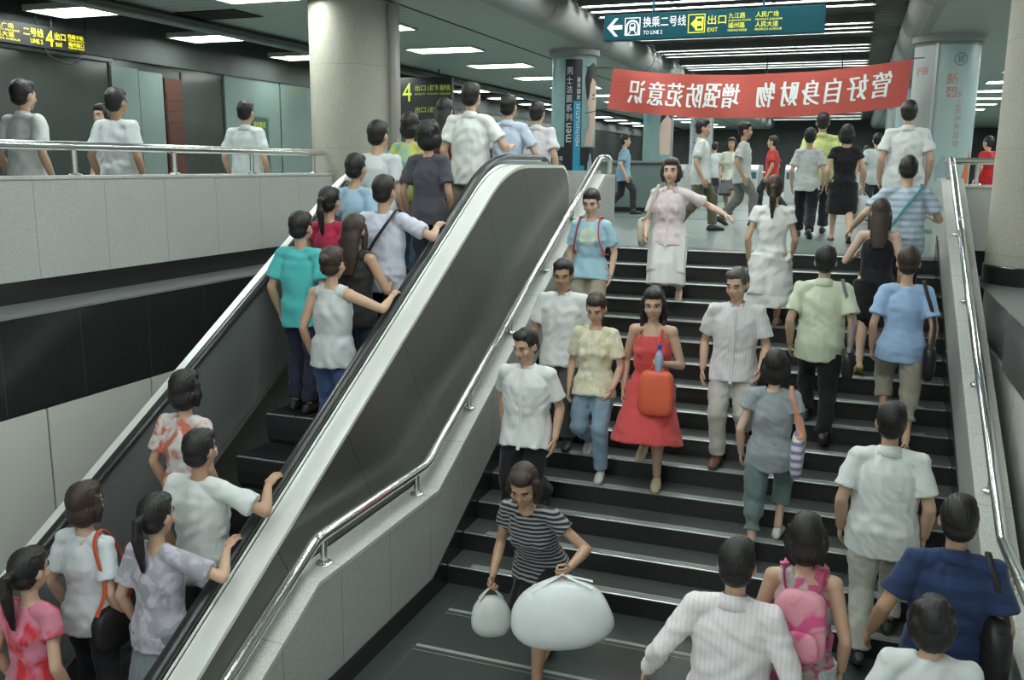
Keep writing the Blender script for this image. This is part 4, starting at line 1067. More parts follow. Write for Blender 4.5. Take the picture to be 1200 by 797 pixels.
        if 'shirt' in kind or 'polo' in kind:
            cc = MB(); n = 18; vs = []
            for j in range(n):
                a = PI / 2 + .42 + (2 * PI - .84) * j / (n - 1)          # open at the throat
                for (h, r, tt) in ((.462, .080, 0), (.515, .062, 0), (.500, .074, 0), (.452, .096, 0)):
                    vs.append(sp(h + .012 * math.cos(a - PI / 2) * -1, r * math.cos(a), r * .95 * math.sin(a) - .004))
            fs = [(j * 4 + q, j * 4 + q + 1, j * 4 + q + 5, j * 4 + q + 4) for j in range(n - 1) for q in range(3)]
            cc.add(vs, fs); co_ = cc.build('collar', mat, o, True, angle=60)
            so = co_.modifiers.new('thickness', 'SOLIDIFY'); so.thickness = .003
            if 'polo' not in kind:                                            # button placket down the front
                pl = MB(); hs = [.44, .36, .28, .20, .12, .04, hem + .02]
                pp = [sp(h, 0, np.interp(h, [r[0] for r in rg], [r[2] for r in rg]) * g + .012) if h >= 0 else low(h) + Vector((0, (np.interp(h, [r[0] for r in rg], [r[2] for r in rg]) * g + .012) * s, 0)) for h in hs]
                pl.tube(pp, [(.014 * s, .003 * s)] * len(pp), 8, True, X); pl.build('placket', mat, o, True)
    # ---- shoes
    if shoes:
        for sd in (1, -1):
            an = ankle[sd]; yaw = Matrix.Rotation(-sd * .12, 3, 'Z'); hl = lift[sd]
            fd = (yaw @ Vector((0, math.cos(hl), -math.sin(hl)))); fu = (yaw @ Vector((0, math.sin(hl), math.cos(hl))))
            fp = lambda y, z: an + fd * (y * s) + fu * ((z - .085) * s)
            k = s * (.94 if fem else 1.02); c = MB()
            open_ = bare
            if not open_:
                c.tube([fp(-.078, .052), fp(-.06, .045), fp(-.02, .046), fp(.06, .044), fp(.13, .032), fp(.185, .022)],
                       [(.018 * k, .030 * k), (.034 * k, .045 * k), (.040 * k, .047 * k), (.046 * k, .040 * k), (.046 * k, .030 * k), (.026 * k, .018 * k)], 14, True, (1, 0, 0))
            else:
                c.tube([fp(-.075, .014), fp(-.05, .012), fp(.06, .010), fp(.13, .010), fp(.185, .010)], [(.022 * k, .012 * k), (.035 * k, .012 * k), (.042 * k, .010 * k), (.046 * k, .010 * k), (.03 * k, .009 * k)], 12, True, (1, 0, 0))
                c.tube([fp(.10, .012) + Vector((.046 * k, 0, 0)), fp(.10, .052), fp(.10, .012) - Vector((.046 * k, 0, 0))], [(.016 * k, .006 * k)] * 3, 8, True, (0, 1, 0))
                c.tube([fp(-.05, .012) + Vector((.036 * k, 0, 0)), fp(-.078, .06), fp(-.05, .012) - Vector((.036 * k, 0, 0))], [(.007 * k, .006 * k)] * 3, 8, True, (0, 0, 1))
            me = remesh(c, max(.007, vox * .8), 1)
            zf = foot[sd].z
            if not lift[sd]:
                q = np.empty(len(me.vertices) * 3); me.vertices.foreach_get('co', q); q = q.reshape(-1, 3); q[:, 2] = np.maximum(q[:, 2], zf + .002); me.vertices.foreach_set('co', q.ravel())
            to_obj(me, 'shoe', shoe_mat(shoes), t)
    Mw = Matrix.Translation(Vector(loc)) @ Matrix.Rotation(face, 4, 'Z')
    W = lambda v: Mw @ Vector(v)
    return dict(obj=t, W=W, sp=sp, sh=sh, el=el, wr=wr, hc=hc, s=s, P=P, rgt=rgt, fwd=fwd, hands=hands, knee=knee, low=low)
_sm = {}
def shoe_mat(c):
    if c not in _sm: _sm[c] = plain('shoe_leather', c, .4)
    return _sm[c]
_bm = {}
def bag_mat(col, rough=.6, pat=None, col2=None, sc_=1.0):
    if pat: return cloth(col, pat, col2, sc_, .6)
    k = (col, rough)
    if k not in _bm: _bm[k] = plain('bag_material', col, rough, 0, .08, 12, .1)
    return _bm[k]
def soft_box(c, w, d, h, ax, fw_, k=3.2, sag=.0, seed=0, nu=28, nv=18):
    """a stuffed, rounded bag shape: a superellipsoid that hangs fuller at the bottom"""
    ax = Vector(ax).normalized(); fw_ = Vector(fw_).normalized(); up_ = ax.cross(fw_); r = np.random.default_rng(seed)
    f = lambda v: math.copysign(abs(v) ** (2 / k), v); vs = []; ph0 = r.uniform(0, 6)
    for i in range(nv + 1):
        a = -PI / 2 + PI * i / nv
        for j in range(nu):
            b = 2 * PI * j / nu
            x, y, z = f(math.cos(a)) * f(math.cos(b)), f(math.cos(a)) * f(math.sin(b)), f(math.sin(a))
            q = 1 + sag * (-z) * .5 + .03 * math.sin(5 * b + 3 * a + ph0) * math.cos(a)
            vs.append(Vector(c) + ax * (x * w / 2 * q) + fw_ * (y * d / 2 * q) + up_ * (z * h / 2))
    fs = [(i * nu + j, i * nu + (j + 1) % nu, (i + 1) * nu + (j + 1) % nu, (i + 1) * nu + j) for i in range(nv) for j in range(nu)]
    return MB().add(vs, fs)
def bag(name, label, cat, c, w, d, h, ax, fw_, mat, straps, smat=None, k=3.2, sag=.15, seed=0, sr=(.012, .003), extra=None):
    """c, straps in world coordinates"""
    c = Vector(c); ax = Vector(ax); fw_ = Vector(fw_)
    t = thing(name, label, cat, c - Vector((0, 0, h / 2)))
    keep(soft_box(c, w, d, h, ax, fw_, k, sag, seed).build('bag_body', mat, t, True, angle=180))
    for s in straps: keep(MB().tube(smooth_path(s), [sr] * len(smooth_path(s)), 8, True, tuple(fw_)).build('strap', smat or mat, t, True))
    return t
def smooth_path(p, n=5):
    p = [Vector(q) for q in p]
    if len(p) < 3: return p
    out = []
    for i in range(len(p) - 1):
        p0, p1, p2, p3 = p[max(0, i - 1)], p[i], p[i + 1], p[min(len(p) - 1, i + 2)]
        for j in range(n):
            t = j / n
            out.append(.5 * ((2 * p1) + (p2 - p0) * t + (2 * p0 - 5 * p1 + 4 * p2 - p3) * t * t + (3 * p1 - p0 - 3 * p2 + p3) * t ** 3))
    out.append(p[-1]); return out
def wdir(p, v): return (p['W'](v) - p['W']((0, 0, 0)))
def on_back(p, h, x=0, off=.0): return p['W'](p['sp'](h, x, -.13 - off))
def shoulder_bag(p, side, label, mat, smat=None, w=.28, d=.10, h=.26, drop=.52, cross=False, fwd_=-.02, out=.10, seed=0, name='shoulder_bag', k=3.2, cat='bag', sr=(.014, .003), hang=None):
    """bag by the hip on a strap over the shoulder of that side (or across the body)"""
    W, sp, s = p['W'], p['sp'], p['s']
    shw = abs(p['sh'][side].x) / s
    c = sp(.445 - drop, side * (shw + out), fwd_)
    topx = -side * shw * .75 if cross else side * shw * .82
    tp = sp(.520, topx, -.01)
    a = c + Vector((0, w * .42 * s, h * .42)); b = c + Vector((0, -w * .42 * s, h * .42))
    if cross:
        f = [a, sp(.10, side * .12, .175), sp(.32, -side * .02, .175), sp(.44, topx * .9, .095), tp, sp(.44, topx * .9, -.125), sp(.26, 0, -.165), sp(.06, side * .13, -.165), b]
    else:
        f = [a, sp(.20, side * (shw + .07), .10), sp(.44, side * (shw * .95), .065), tp, sp(.44, side * (shw * .95), -.085), sp(.20, side * (shw + .07), -.10), b]
    return bag(name, label, cat, W(c), w * s, d * s, h * s, wdir(p, Vector((0, 1, 0))), wdir(p, Vector((1, 0, 0))), mat, [[W(q) for q in f]], smat, k, .12, seed, sr)
def backpack(p, label, mat, smat=None, w=.30, d=.15, h=.40, seed=0, hh=.26):
    W, sp, s = p['W'], p['sp'], p['s']
    c = sp(hh, 0, -.135 - d / 2)
    st_ = []
    for sd in (1, -1):
        st_.append([W(sp(hh + h * .40, sd * .075, -.145)), W(sp(.47, sd * .095, -.09)), W(sp(.513, sd * .10, -.01)), W(sp(.45, sd * .105, .10)), W(sp(.32, sd * .12, .145)), W(sp(.18, sd * .15, .09)), W(sp(hh - h * .35, sd * .14, -.13))])
    t = bag('backpack', label, 'backpack', W(c), w * s, d * s, h * s, wdir(p, p['rgt']), wdir(p, p['fwd']), mat, st_, smat, 3.6, .1, seed, (.022, .005))
    keep(soft_box(W(sp(hh - .08, 0, -.145 - d)), w * .74 * s, .05 * s, h * .42 * s, wdir(p, p['rgt']), wdir(p, p['fwd']), 3.2, .05, seed + 1).build('front_pocket', mat, t, True, angle=180))
    return t
def hand_bag(p, side, label, mat, w=.30, d=.14, h=.30, hl=.16, name='plastic_bag', cat='bag', k=2.6, seed=0, ax=None, sr=(.012, .004), sag=.3, smat=None):
    """bag hanging from the closed hand of that side"""
    d_, a, n, kk = p['hands'][side]; g = p['wr'][side] + d_ * (.085 * kk) + n * (.012 * kk); G = p['W'](g)
    ax = Vector(ax).normalized() if ax else Vector((1, 0, 0)); fw_ = Vector((0, 0, 1)).cross(ax)
    c = G - Vector((0, 0, hl + h / 2))
    st_ = [[c + ax * (w * .30) + fw_ * o + Vector((0, 0, h * .40)), G + fw_ * o * .2 + ax * .03 - Vector((0, 0, hl * .45)), G + fw_ * o * .2, G + fw_ * o * .2 - ax * .03 - Vector((0, 0, hl * .45)), c - ax * (w * .30) + fw_ * o + Vector((0, 0, h * .40))] for o in (d * .18, -d * .18)]
    return bag(name, label, cat, c, w, d, h, ax, fw_, mat, st_, smat, k, sag, seed, sr)
UP, DN = 0.0, PI
WHITE, CREAM, BLACKC, DARK = (.74, .76, .75), (.66, .64, .50), (.012, .012, .014), (.03, .032, .04)
BEIGE, KHAKI, JEAN, NAVYJ = (.50, .47, .40), (.36, .32, .25), (.16, .25, .36), (.03, .045, .09)
P = {}
def S(key, name_label, x, k, face, H, **kw):
    """someone on the stairs whose lower foot stands on tread k"""
    z = -.15 * k; y = ny(k - 1); up_ = face == UP
    P[key] = person('person', name_label, (x, y, z), face, H, step=.15 if up_ else -.15, **kw); return P[key]
# ---- coming down
S('tee', 'person in a light blue emblem T-shirt and red-strapped backpack, coming down by the handrail', -2.37, 6, DN, 1.66, sex='f', gait='l', arms=('down', 'down'), hair='fringe', skin='a',
  top=('tee', cloth((.38, .60, .72), 'emblem', (.60, .64, .42), 1.15)), bottom=('shorts', cloth(KHAKI)), shoes=(.5, .5, .5), seed=1, head=(0, .25))
backpack(P['tee'], 'dark backpack with red straps worn by the person in the emblem T-shirt', bag_mat((.03, .03, .04)), bag_mat((.55, .06, .05)), seed=3)
S('pink', 'person in a pale pink blouse and white skirt, one arm stretched out', -1.72, 4, DN, 1.66, sex='f', gait='r', arms=('wide', 'fwd'), hair='bob', hairc='brown', skin='a',
  top=('shirt', cloth((.72, .62, .64))), bottom=('skirt', cloth((.70, .70, .68)), .50, .03), shoes=(.5, .42, .34), bare=True, seed=2)
shoulder_bag(P['pink'], 1, 'long cream shoulder bag carried by the person in pale pink blouse', bag_mat((.55, .48, .40)), w=.26, h=.30, drop=.42, out=.13, seed=4)
p = S('red', 'person in a sleeveless coral red dress with long black hair, walking down mid-stairs', -1.42, 11, DN, 1.69, sex='f', gait='l', arms=((-.02, .20, -.22), 'down'), grip=(True, False), hair='long', skin='b',
  top=('dress strap', cloth((.62, .085, .085)), .47, .12), shoes=(.62, .52, .36), bare=False, seed=3, vox=.009, head=(.1, .15))
hand_bag(p, -1, 'bright orange-red bag hanging from the hand of the person in the coral dress', bag_mat((.75, .13, .06), .45), w=.27, d=.11, h=.36, hl=.06, name='hand_bag', seed=5, k=4.5, sag=.05)
d_, a_, n_, k_ = p['hands'][-1]; g = p['W'](p['wr'][-1] + d_ * .075 * k_ + n_ * .03) + Vector((.03, -.02, .03))
t = thing('water_bottle', 'blue-capped water bottle held by the person in the coral dress', 'bottle', g - Vector((0, 0, .10)))
MB().lathe((0, 0, 0), [(.028, 0), (.031, .01), (.031, .12), (.024, .15), (.013, .165), (.013, .18)], 20).build('bottle_body', plain('bottle_plastic', (.35, .42, .55), .15), t, True)
MB().lathe((0, 0, .18), [(.017, 0), (.017, .035), (.012, .04)], 18).build('cap', plain('blue_cap', (.03, .08, .55), .35), t, True)
S('cream', 'person in a loose cream blouse and faded jeans, walking down left of the coral dress', -1.89, 11, DN, 1.62, sex='f', gait='l', arms=('fwd', 'down'), hair='ponytail', hairc='brown', skin='b',
  top=('tee', cloth((.66, .62, .42), 'mottle', (.72, .70, .55), .5)), bottom=('jeans', cloth((.24, .35, .45))), shoes=(.55, .56, .55), seed=4, head=(0, .35))
S('white', 'person in an open-necked white shirt and black trousers, low on the stairs at left', -2.27, 13, DN, 1.70, sex='m', gait='r', arms=('down', 'back'), hair='short', skin='b',
  top=('shirt', cloth(WHITE), ), bottom=('trousers', cloth(BLACKC)), seed=5, vox=.009, head=(-.35, .25), girth=1.08)
S('polo', 'person in a white polo shirt coming down close to the handrail, behind the open-necked shirt', -2.27, 10, DN, 1.70, sex='m', gait='l', arms=('down', 'fwd'), hair='short', skin='c',
  top=('polo', cloth((.68, .70, .70))), bottom=('trousers', cloth((.10, .10, .11))), seed=6, head=(.1, .2))
S('beige', 'person in a thin striped white shirt and beige trousers, coming down mid-stairs', -.81, 10, DN, 1.69, sex='m', gait='r', arms=('fwd', 'down'), hair='short', hairc='grey', skin='b',
  top=('shirt', cloth((.66, .66, .66), 'stripes_v', (.56, .56, .58), .011)), bottom=('trousers', cloth((.52, .50, .45))), shoes=(.16, .07, .04), seed=7, head=(-.3, .2))
p = S('bend', 'person in a black striped top and black skirt, stooping with two white bags', -1.70, 11, DN, 1.62, sex='f', gait='l', lean=.50, arms=((.05, .14, -.47), (.20, .10, -.44)), grip=(True, True), hair='bob', hairc='brown', skin='c',
  top=('tee cap', cloth((.02, .02, .022), 'stripes_h', (.28, .29, .30), .013)), bottom=('skirt', cloth(BLACKC), .40, .02), shoes=(.02, .02, .02), bare=True, seed=8, vox=.009, head=(.2, .35)) if False else None
P['bend'] = p = person('person', 'person in a black striped top and black skirt, stooping with two white bags', (-1.62, 4.98, -2.25), DN - .15, 1.62, 'f', 'L', lean=.48, arms=((.22, .20, -.20), (.04, .12, -.42)), grip=(True, True),
  hair='bob', hairc='brown', skin='c', top=('tee cap', cloth((.02, .02, .022), 'stripes_h', (.28, .29, .30), .013)), bottom=('skirt', cloth(BLACKC), .42, .02), shoes=(.02, .02, .02), bare=True, seed=8, vox=.009, head=(.2, .25))
hand_bag(p, -1, 'big bulging white plastic bag carried on the landing', bag_mat((.72, .76, .76), .35), w=.56, d=.24, h=.40, hl=.04, k=2.3, seed=7, ax=(1, .25, .15))
hand_bag(p, 1, 'small white plastic bag carried beside the stooping person, near the left balustrade', bag_mat((.60, .62, .60), .35), w=.24, d=.13, h=.26, hl=.05, k=2.4, seed=8, ax=(1, .4, 0))
# ---- going up
S('dress', 'person in a white knee-length dress with a ponytail, climbing near the stair top', -.70, 5, UP, 1.60, sex='f', gait='r', arms=('down', 'fwd'), hair='ponytail', hairc='brown', skin='b',
  top=('dress cap', cloth((.72, .74, .72)), .50, .10), shoes=(.3, .2, .14), bare=True, seed=9)
S('green', 'person in a pale green short-sleeved shirt with a black shoulder bag, climbing the stairs', -.17, 9, UP, 1.65, sex='m', gait='l', arms=('down', 'down'), hair='short', skin='b',
  top=('shirt', cloth((.60, .66, .50))), bottom=('trousers', cloth(BLACKC)), seed=10, vox=.010, girth=1.06)
shoulder_bag(P['green'], 1, 'black bag on a long grey strap over the pale green shirt', bag_mat((.02, .018, .018), .4), bag_mat((.16, .15, .16)), w=.30, h=.28, drop=.62, out=.06, fwd_=-.13, seed=9)
S('blue', 'person in a light blue top and khaki cropped trousers climbing beside the right balustrade', .45, 9, UP, 1.67, sex='f', gait='l', arms=('down', 'down'), hair='short', hairc='brown', skin='b',
  top=('tee', cloth((.34, .50, .74))), bottom=('capri', cloth((.34, .31, .25))), shoes=(.12, .08, .06), bare=True, seed=11)
shoulder_bag(P['blue'], 1, 'black bag on a strap beside the light blue top', bag_mat((.012, .012, .014), .4), w=.26, h=.30, drop=.58, seed=10, out=.06)
S('stripe', 'person in a pale blue striped shirt with a teal bag, bent forward, climbing', .47, 4, UP, 1.66, sex='m', gait='r', lean=.28, arms=('out', 'bent'), hair='short', skin='b',
  top=('tee', cloth((.50, .60, .68), 'stripes_h', (.34, .42, .50), .03)), bottom=('trousers', cloth((.02, .022, .03))), seed=12)
shoulder_bag(P['stripe'], -1, 'teal shoulder bag on the pale blue striped shirt', bag_mat((.05, .24, .26)), w=.30, h=.26, drop=.42, cross=True, seed=11, out=.02)
S('bdress', 'person in a short black dress and yellow sandals climbing behind the pale blue striped shirt', .24, 6, UP, 1.56, sex='f', gait='r', lean=.12, arms=('bent', 'down'), hair='long', hairc='brown', skin='a',
  top=('dress strap', cloth(BLACKC), .40, .05), shoes=(.66, .52, .16), bare=True, seed=13)
S('grey', 'person in a grey T-shirt and rolled grey-green jeans with a striped shoulder bag', -.43, 13, UP, 1.60, sex='f', gait='r', arms=('down', 'down'), hair='bob', skin='a',
  top=('tee cap', cloth((.30, .335, .35))), bottom=('capri', cloth((.14, .20, .20))), shoes=(.66, .66, .62), seed=14, vox=.009)
shoulder_bag(P['grey'], 1, 'white bag with coloured stripes on an orange strap beside the grey T-shirt', bag_mat((.66, .66, .66), pat='stripes_h', col2=(.25, .22, .40), sc_=.03), bag_mat((.62, .26, .15)), w=.30, h=.36, drop=.45, seed=12, out=.05)
S('wpolo', 'broad person in a white shirt and beige trousers seen from behind at the stair foot', .33, 15, UP, 1.74, sex='m', gait='r', arms=('down', 'down'), hair='short', skin='b',
  top=('polo', cloth((.72, .76, .74))), bottom=('trousers', cloth((.44, .43, .37))), seed=15, vox=.009, girth=1.12)
P['navy'] = p = person('person', 'person in a navy polo shirt with cropped hair and a black satchel', (.60, 4.66, -2.25), UP, 1.68, 'm', 'L', arms=((.18, .06, -.45), 'down'), hair='short', skin='c',
  top=('polo', cloth((.025, .045, .12), 'stripes_h', (.02, .035, .09), .05)), bottom=('trousers', cloth((.05, .05, .055))), seed=16, vox=.009, girth=1.1)
shoulder_bag(p, 1, 'black satchel hanging on the right side of the navy polo shirt', bag_mat((.012, .012, .013), .5), w=.36, h=.44, drop=.44, cross=False, seed=13, out=.03, d=.14)
P['tie'] = p = person('person', 'person in a sleeveless tie-dyed top with a pink backpack and long pale skirt', (-.09, 4.32, -2.25), UP, 1.57, 'f', 'l', arms=('down', 'down'), hair='bob', skin='b',
  top=('sleeveless', cloth((.50, .48, .46), 'tiedye', (.52, .12, .22), 1.0)), bottom=('longskirt', cloth((.48, .52, .51), 'mottle', (.56, .60, .59), .7), .68, .06), shoes=(.3, .2, .2), bare=True, seed=17, vox=.009)
backpack(p, 'crumpled pink backpack over the tie-dyed sleeveless top', bag_mat((.66, .10, .26), pat='tiedye', col2=(.70, .30, .36), sc_=.8), bag_mat((.5, .08, .2)), w=.27, d=.12, h=.38, seed=14)
P['pinkshirt'] = person('person', 'person in a pink and white striped long-sleeved shirt, cut by the bottom of the photo', (-.38, 4.015, -2.40), UP, 1.64, 'm', 'r', step=.15, arms=((.24, .05, -.42), (.12, .08, -.46)), hair='short', skin='b',
  top=('shirt long', cloth((.76, .73, .74), 'stripes_v', (.72, .65, .68), .012)), bottom=('trousers', cloth(DARK)), seed=18, vox=.009, girth=1.1)
P['lowest'] = person('person', 'black-haired person in a white shirt, lowest at the right edge, only head and shoulders showing', (.46, 4.015, -2.40), UP, 1.50, 'm', 'l', step=.15, hair='curly', skin='b',
  top=('tee', cloth((.66, .68, .67))), bottom=('trousers', cloth(DARK)), seed=19)

# ---- on the escalator, all riding up
def E_(key, label, x, j, H, **kw):
    if j < 0: y, z = kw.pop('y'), .004
    else: y, z = 7.66 - .4 * j, -.231 * (j + .5) + .006
    kw.setdefault('vox', .011); kw.setdefault('skin', 'b')
    a = kw.get('arms')
    if a and a[1] == 'RAIL':        # palm laid on the right-hand belt a little ahead
        kw['arms'] = (a[0], (-3.145 - x, .27, deck_z(y + .27) + .148 - z, 'abs'))
    P[key] = person('person', label, (x, y, z), kw.pop('face', 0.0), H, **kw)
E_('e1', 'person in a white short-sleeved shirt gripping the right handrail near the escalator top', -3.44, -1, 1.70, y=8.1, arms=('down', 'RAIL'), hair='short', top=('shirt', cloth((.74, .76, .74))), bottom=('trousers', cloth((.34, .30, .24))), seed=20, girth=1.08)
E_('e2', 'person in a light blue shirt stepping off the escalator ahead of the white shirt', -3.46, -1, 1.68, y=9.15, gait='l', arms=('down', 'bent'), hair='short', top=('shirt', cloth((.52, .60, .72))), bottom=('trousers', cloth(DARK)), seed=21)
E_('e3', 'person in a pale lilac shirt leaving the escalator, furthest ahead by the pillar advertisement', -3.48, -1, 1.67, y=10.15, gait='r', hair='short', top=('shirt', cloth((.68, .66, .69))), bottom=('trousers', cloth(DARK)), seed=22)
E_('e4', 'person in a maroon top with long dark hair near the escalator top', -3.96, -1, 1.60, y=8.65, sex='f', hair='long', top=('tee', cloth((.16, .035, .045))), bottom=('jeans', cloth(NAVYJ)), seed=23)
E_('e5', 'person in a yellow-green and white patterned top on the escalator behind the maroon top', -3.86, 0, 1.52, sex='f', hair='bob', top=('tee', cloth((.60, .62, .16), 'tiedye', (.30, .55, .42), .8)), bottom=('jeans', cloth(JEAN)), seed=24)
E_('e6', 'person in a white T-shirt riding the escalator beside the dark grey T-shirt', -3.98, 1, 1.66, sex='m', hair='short', top=('tee', cloth((.66, .70, .70))), bottom=('trousers', cloth(DARK)), seed=25)
E_('e8', 'person in a dark grey T-shirt with curly dark hair riding by the right handrail', -3.48, 1, 1.66, sex='f', hair='curly', skin='c', top=('tee', cloth((.075, .075, .09))), bottom=('jeans', cloth((.05, .06, .08))), seed=26)
E_('e7', 'person in a sky blue T-shirt riding the escalator behind the white T-shirt', -3.98, 2, 1.60, sex='f', hair='short', top=('tee', cloth((.36, .54, .68))), bottom=('jeans', cloth(NAVYJ)), seed=27)
E_('e10', 'person in a pale lavender shirt with a black shoulder bag, riding the escalator', -3.50, 3, 1.66, sex='m', arms=('down', 'RAIL'), hair='short', top=('tee', cloth((.58, .60, .70))), bottom=('trousers', cloth((.03, .04, .06))), seed=28)
shoulder_bag(P['e10'], -1, 'black bag slung across the pale lavender shirt', bag_mat((.012, .012, .014)), w=.28, h=.24, drop=.50, cross=True, seed=15, out=.02)
E_('e9', 'person in a crimson top riding the escalator between the sky blue and the turquoise T-shirt', -4.00, 3, 1.56, sex='f', hair='ponytail', top=('tee cap', cloth((.46, .03, .08))), bottom=('jeans', cloth(DARK)), seed=29)
E_('e11', 'person in a bright turquoise T-shirt and dark jeans riding by the left handrail', -4.02, 4, 1.61, sex='m', hair='short', top=('tee', cloth((.09, .50, .50))), bottom=('jeans', cloth((.03, .03, .06))), seed=30)
E_('e12', 'person in a black top with brown hair riding beside the turquoise T-shirt', -3.54, 4, 1.60, sex='f', hair='long', hairc='brown', skin='c', arms=('down', 'bent'), top=('sleeveless', cloth((.03, .028, .028))), bottom=('jeans', cloth(NAVYJ)), seed=31)
E_('e13', 'person in a pale grey sleeveless top and blue jeans, arms bare, riding mid-escalator', -3.50, 5, 1.62, sex='f', hair='bun', hairc='brown', skin='b', arms=('down', 'RAIL'), top=('sleeveless', cloth((.56, .60, .60))), bottom=('jeans', cloth((.06, .10, .24))), seed=32, vox=.010)
E_('e14', 'person in a white and coral patterned blouse riding low on the escalator', -3.86, 8, 1.62, sex='f', hair='bob', top=('tee', cloth((.66, .62, .60), 'print', (.55, .15, .10), .45)), bottom=('trousers', cloth((.10, .16, .17))), seed=33, vox=.010)
E_('e15', 'person in a plain white T-shirt riding low on the escalator by the right handrail', -3.44, 9, 1.62, sex='m', hair='short', skin='c', arms=('down', 'RAIL'), top=('tee', cloth((.64, .67, .66))), bottom=('trousers', cloth((.10, .11, .12))), seed=34, vox=.010)
E_('e16', 'person in a pale blue-white top with a black bag, riding low by the left handrail', -3.92, 10, 1.60, sex='f', hair='bob', hairc='brown', top=('tee', cloth((.60, .64, .67))), bottom=('jeans', cloth(DARK)), seed=35, vox=.010)
shoulder_bag(P['e16'], 1, 'black bag with red piping beside the pale blue-white top', bag_mat((.015, .014, .014)), bag_mat((.5, .08, .03)), w=.30, h=.28, drop=.52, seed=16, out=.05)
E_('e18', 'person in a grey and lilac patterned blouse riding lowest by the right handrail', -3.42, 10, 1.60, sex='f', hair='ponytail', top=('tee', cloth((.34, .34, .38), 'print', (.50, .46, .54), .7)), bottom=('skirt', cloth((.20, .23, .25))), arms=('down', 'RAIL'), seed=36, vox=.010)
E_('e17', 'person in a pink and red top riding in the bottom left corner', -3.92, 11, 1.60, sex='f', hair='ponytail', top=('tee cap', cloth((.58, .20, .28), 'tiedye', (.55, .03, .04), .6)), bottom=('jeans', cloth((.20, .12, .10))), seed=37, vox=.010)
# ---- upper concourse
def T_(label, x, y, H, face=0., **kw):
    kw.setdefault('vox', .014); kw.setdefault('skin', 'b')
    return person('person', label, (x, y, 0), face, H, **kw)
p = T_('person in a black knee-length dress seen from behind just beyond the stair top', -.12, 12.2, 1.52, .1, sex='f', gait='L', grip=(False, True), arms=('down', 'carry'), hair='bob', top=('dress cap', cloth(BLACKC), .42, .03), shoes=(.1, .06, .05), bare=True, seed=40)
hand_bag(p, 1, 'white plastic bag hanging from the hand of the person in the knee-length black dress', bag_mat((.66, .68, .69), .35), w=.26, d=.14, h=.32, hl=.05, k=2.6, seed=20)
T_('person in a grey-white blouse and black trousers, left of the black dress', -.58, 12.7, 1.50, 0, sex='f', gait='L', hair='short', top=('tee', cloth((.55, .57, .57))), bottom=('trousers', cloth(BLACKC)), seed=41)
T_('tall person in a yellow-green shirt walking away under the middle of the banner', -.46, 13.5, 1.74, .05, gait='R', hair='short', top=('shirt', cloth((.56, .62, .24))), bottom=('trousers', cloth(DARK)), seed=42)
T_('person in a white shirt and olive trousers crossing under the left half of the banner', -2.12, 13.4, 1.66, -1.4, gait='L', hair='short', top=('shirt', cloth((.64, .67, .66))), bottom=('trousers', cloth((.12, .11, .075))), seed=43)
T_('person in a white T-shirt and grey trousers close behind the olive trousers', -1.70, 14.9, 1.68, -1.5, gait='R', hair='short', top=('tee', cloth((.62, .66, .65))), bottom=('trousers', cloth((.2, .2, .2))), seed=44)
T_('person in a bright red T-shirt seen far behind the yellow-green shirt', -1.55, 19.4, 1.62, 1.4, gait='L', hair='short', top=('tee', cloth((.52, .04, .035))), bottom=('trousers', cloth(DARK)), seed=45)
T_('person in a cream blouse carrying a bag, far left of the red T-shirt', -2.30, 18.6, 1.56, PI, sex='f', gait='L', hair='bob', top=('tee', cloth((.56, .56, .46))), bottom=('skirt', cloth((.12, .12, .13))), seed=46)
T_('person in a pale grey shirt and dark trousers, right of the black dress further back', .34, 17.6, 1.60, .1, gait='R', hair='short', top=('tee', cloth((.50, .56, .57))), bottom=('trousers', cloth(DARK)), seed=47)
T_('person in a white shirt by the service counter, beyond the top of the left handrail', -5.3, 17.4, 1.62, 1.4, gait='L', hair='short', top=('shirt', cloth((.60, .64, .64))), bottom=('trousers', cloth((.1, .1, .11))), seed=48)
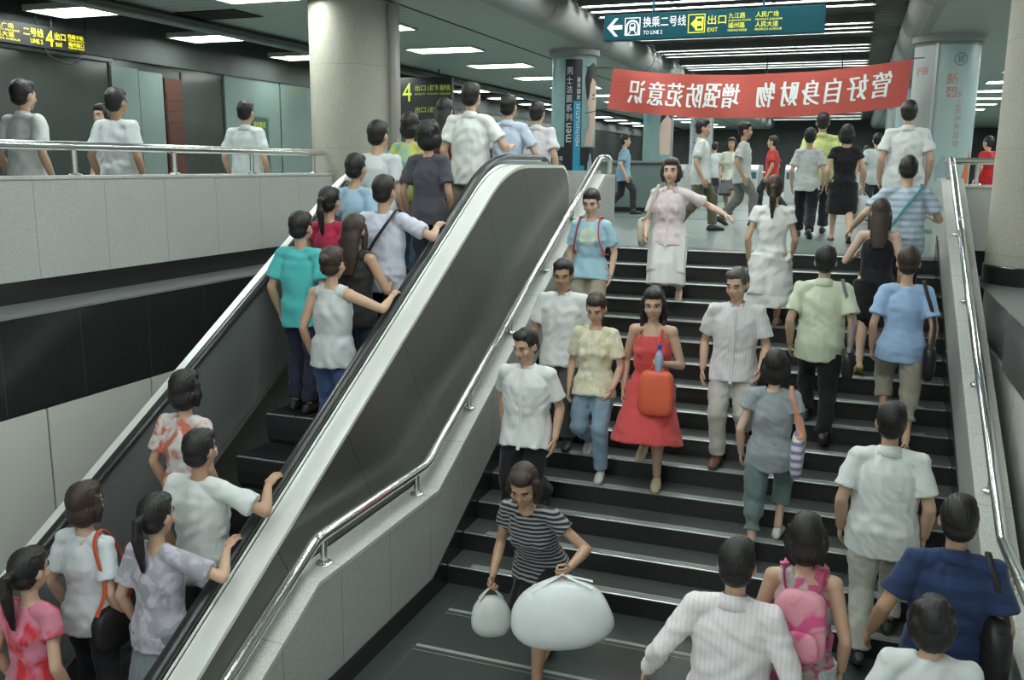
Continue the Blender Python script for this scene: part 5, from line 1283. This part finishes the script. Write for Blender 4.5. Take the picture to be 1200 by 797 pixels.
T_('person in a bluish shirt in front of the service counter', -4.25, 17.6, 1.60, -1.3, gait='R', hair='short', top=('tee', cloth((.22, .36, .46))), bottom=('trousers', cloth(DARK)), seed=49)
T_('person in a white shirt and black trousers before the right pillar at the stair head', .52, 11.3, 1.74, .05, gait='R', hair='short', top=('shirt', cloth((.66, .68, .67))), bottom=('trousers', cloth(BLACKC)), seed=50, girth=1.12)
T_('person in a red T-shirt behind the right parapet rail', 2.35, 19.5, 1.60, .8, gait='L', hair='short', top=('tee', cloth((.46, .015, .02))), bottom=('trousers', cloth(DARK)), seed=51)
T_('distant person in a white shirt between the ticket gates and the far white board', -3.4, 24.0, 1.62, 0, gait='L', hair='short', top=('tee', cloth((.58, .62, .62))), bottom=('trousers', cloth(DARK)), seed=52, vox=.018)
T_('distant person in a grey shirt right of centre by the ticket gates', -.2, 23.4, 1.66, PI, gait='R', hair='short', top=('tee', cloth((.30, .33, .36))), bottom=('trousers', cloth(DARK)), seed=53, vox=.018)
T_('distant person in a pale dress near the far right pillar', .25, 26.5, 1.58, 0, sex='f', gait='L', hair='long', top=('dress cap', cloth((.56, .56, .58)), .45, .05), seed=54, vox=.018)
# ---- left balcony
T_('person in a white shirt at the left edge of the balcony, walking along the rail', -6.75, 6.05, 1.68, 0, gait='L', hair='short', top=('shirt', cloth((.62, .64, .64))), bottom=('trousers', cloth((.3, .28, .25))), seed=60)
T_('person in a loose white T-shirt behind the middle of the balcony rail', -6.40, 6.75, 1.66, .1, gait='R', hair='short', skin='c', top=('tee', cloth((.58, .61, .62))), bottom=('trousers', cloth((.42, .40, .36))), seed=61)
T_('person in a pale grey blouse deeper on the balcony before the shopfront', -7.6, 7.9, 1.60, PI, sex='f', gait='L', hair='bob', top=('tee', cloth((.52, .55, .56))), bottom=('skirt', cloth((.42, .42, .41))), seed=62)
T_('person in a white polo shirt with a backpack at the balcony end beside the column', -6.45, 8.75, 1.68, .1, gait='R', hair='short', top=('polo', cloth((.60, .64, .64))), bottom=('trousers', cloth(DARK)), seed=63)
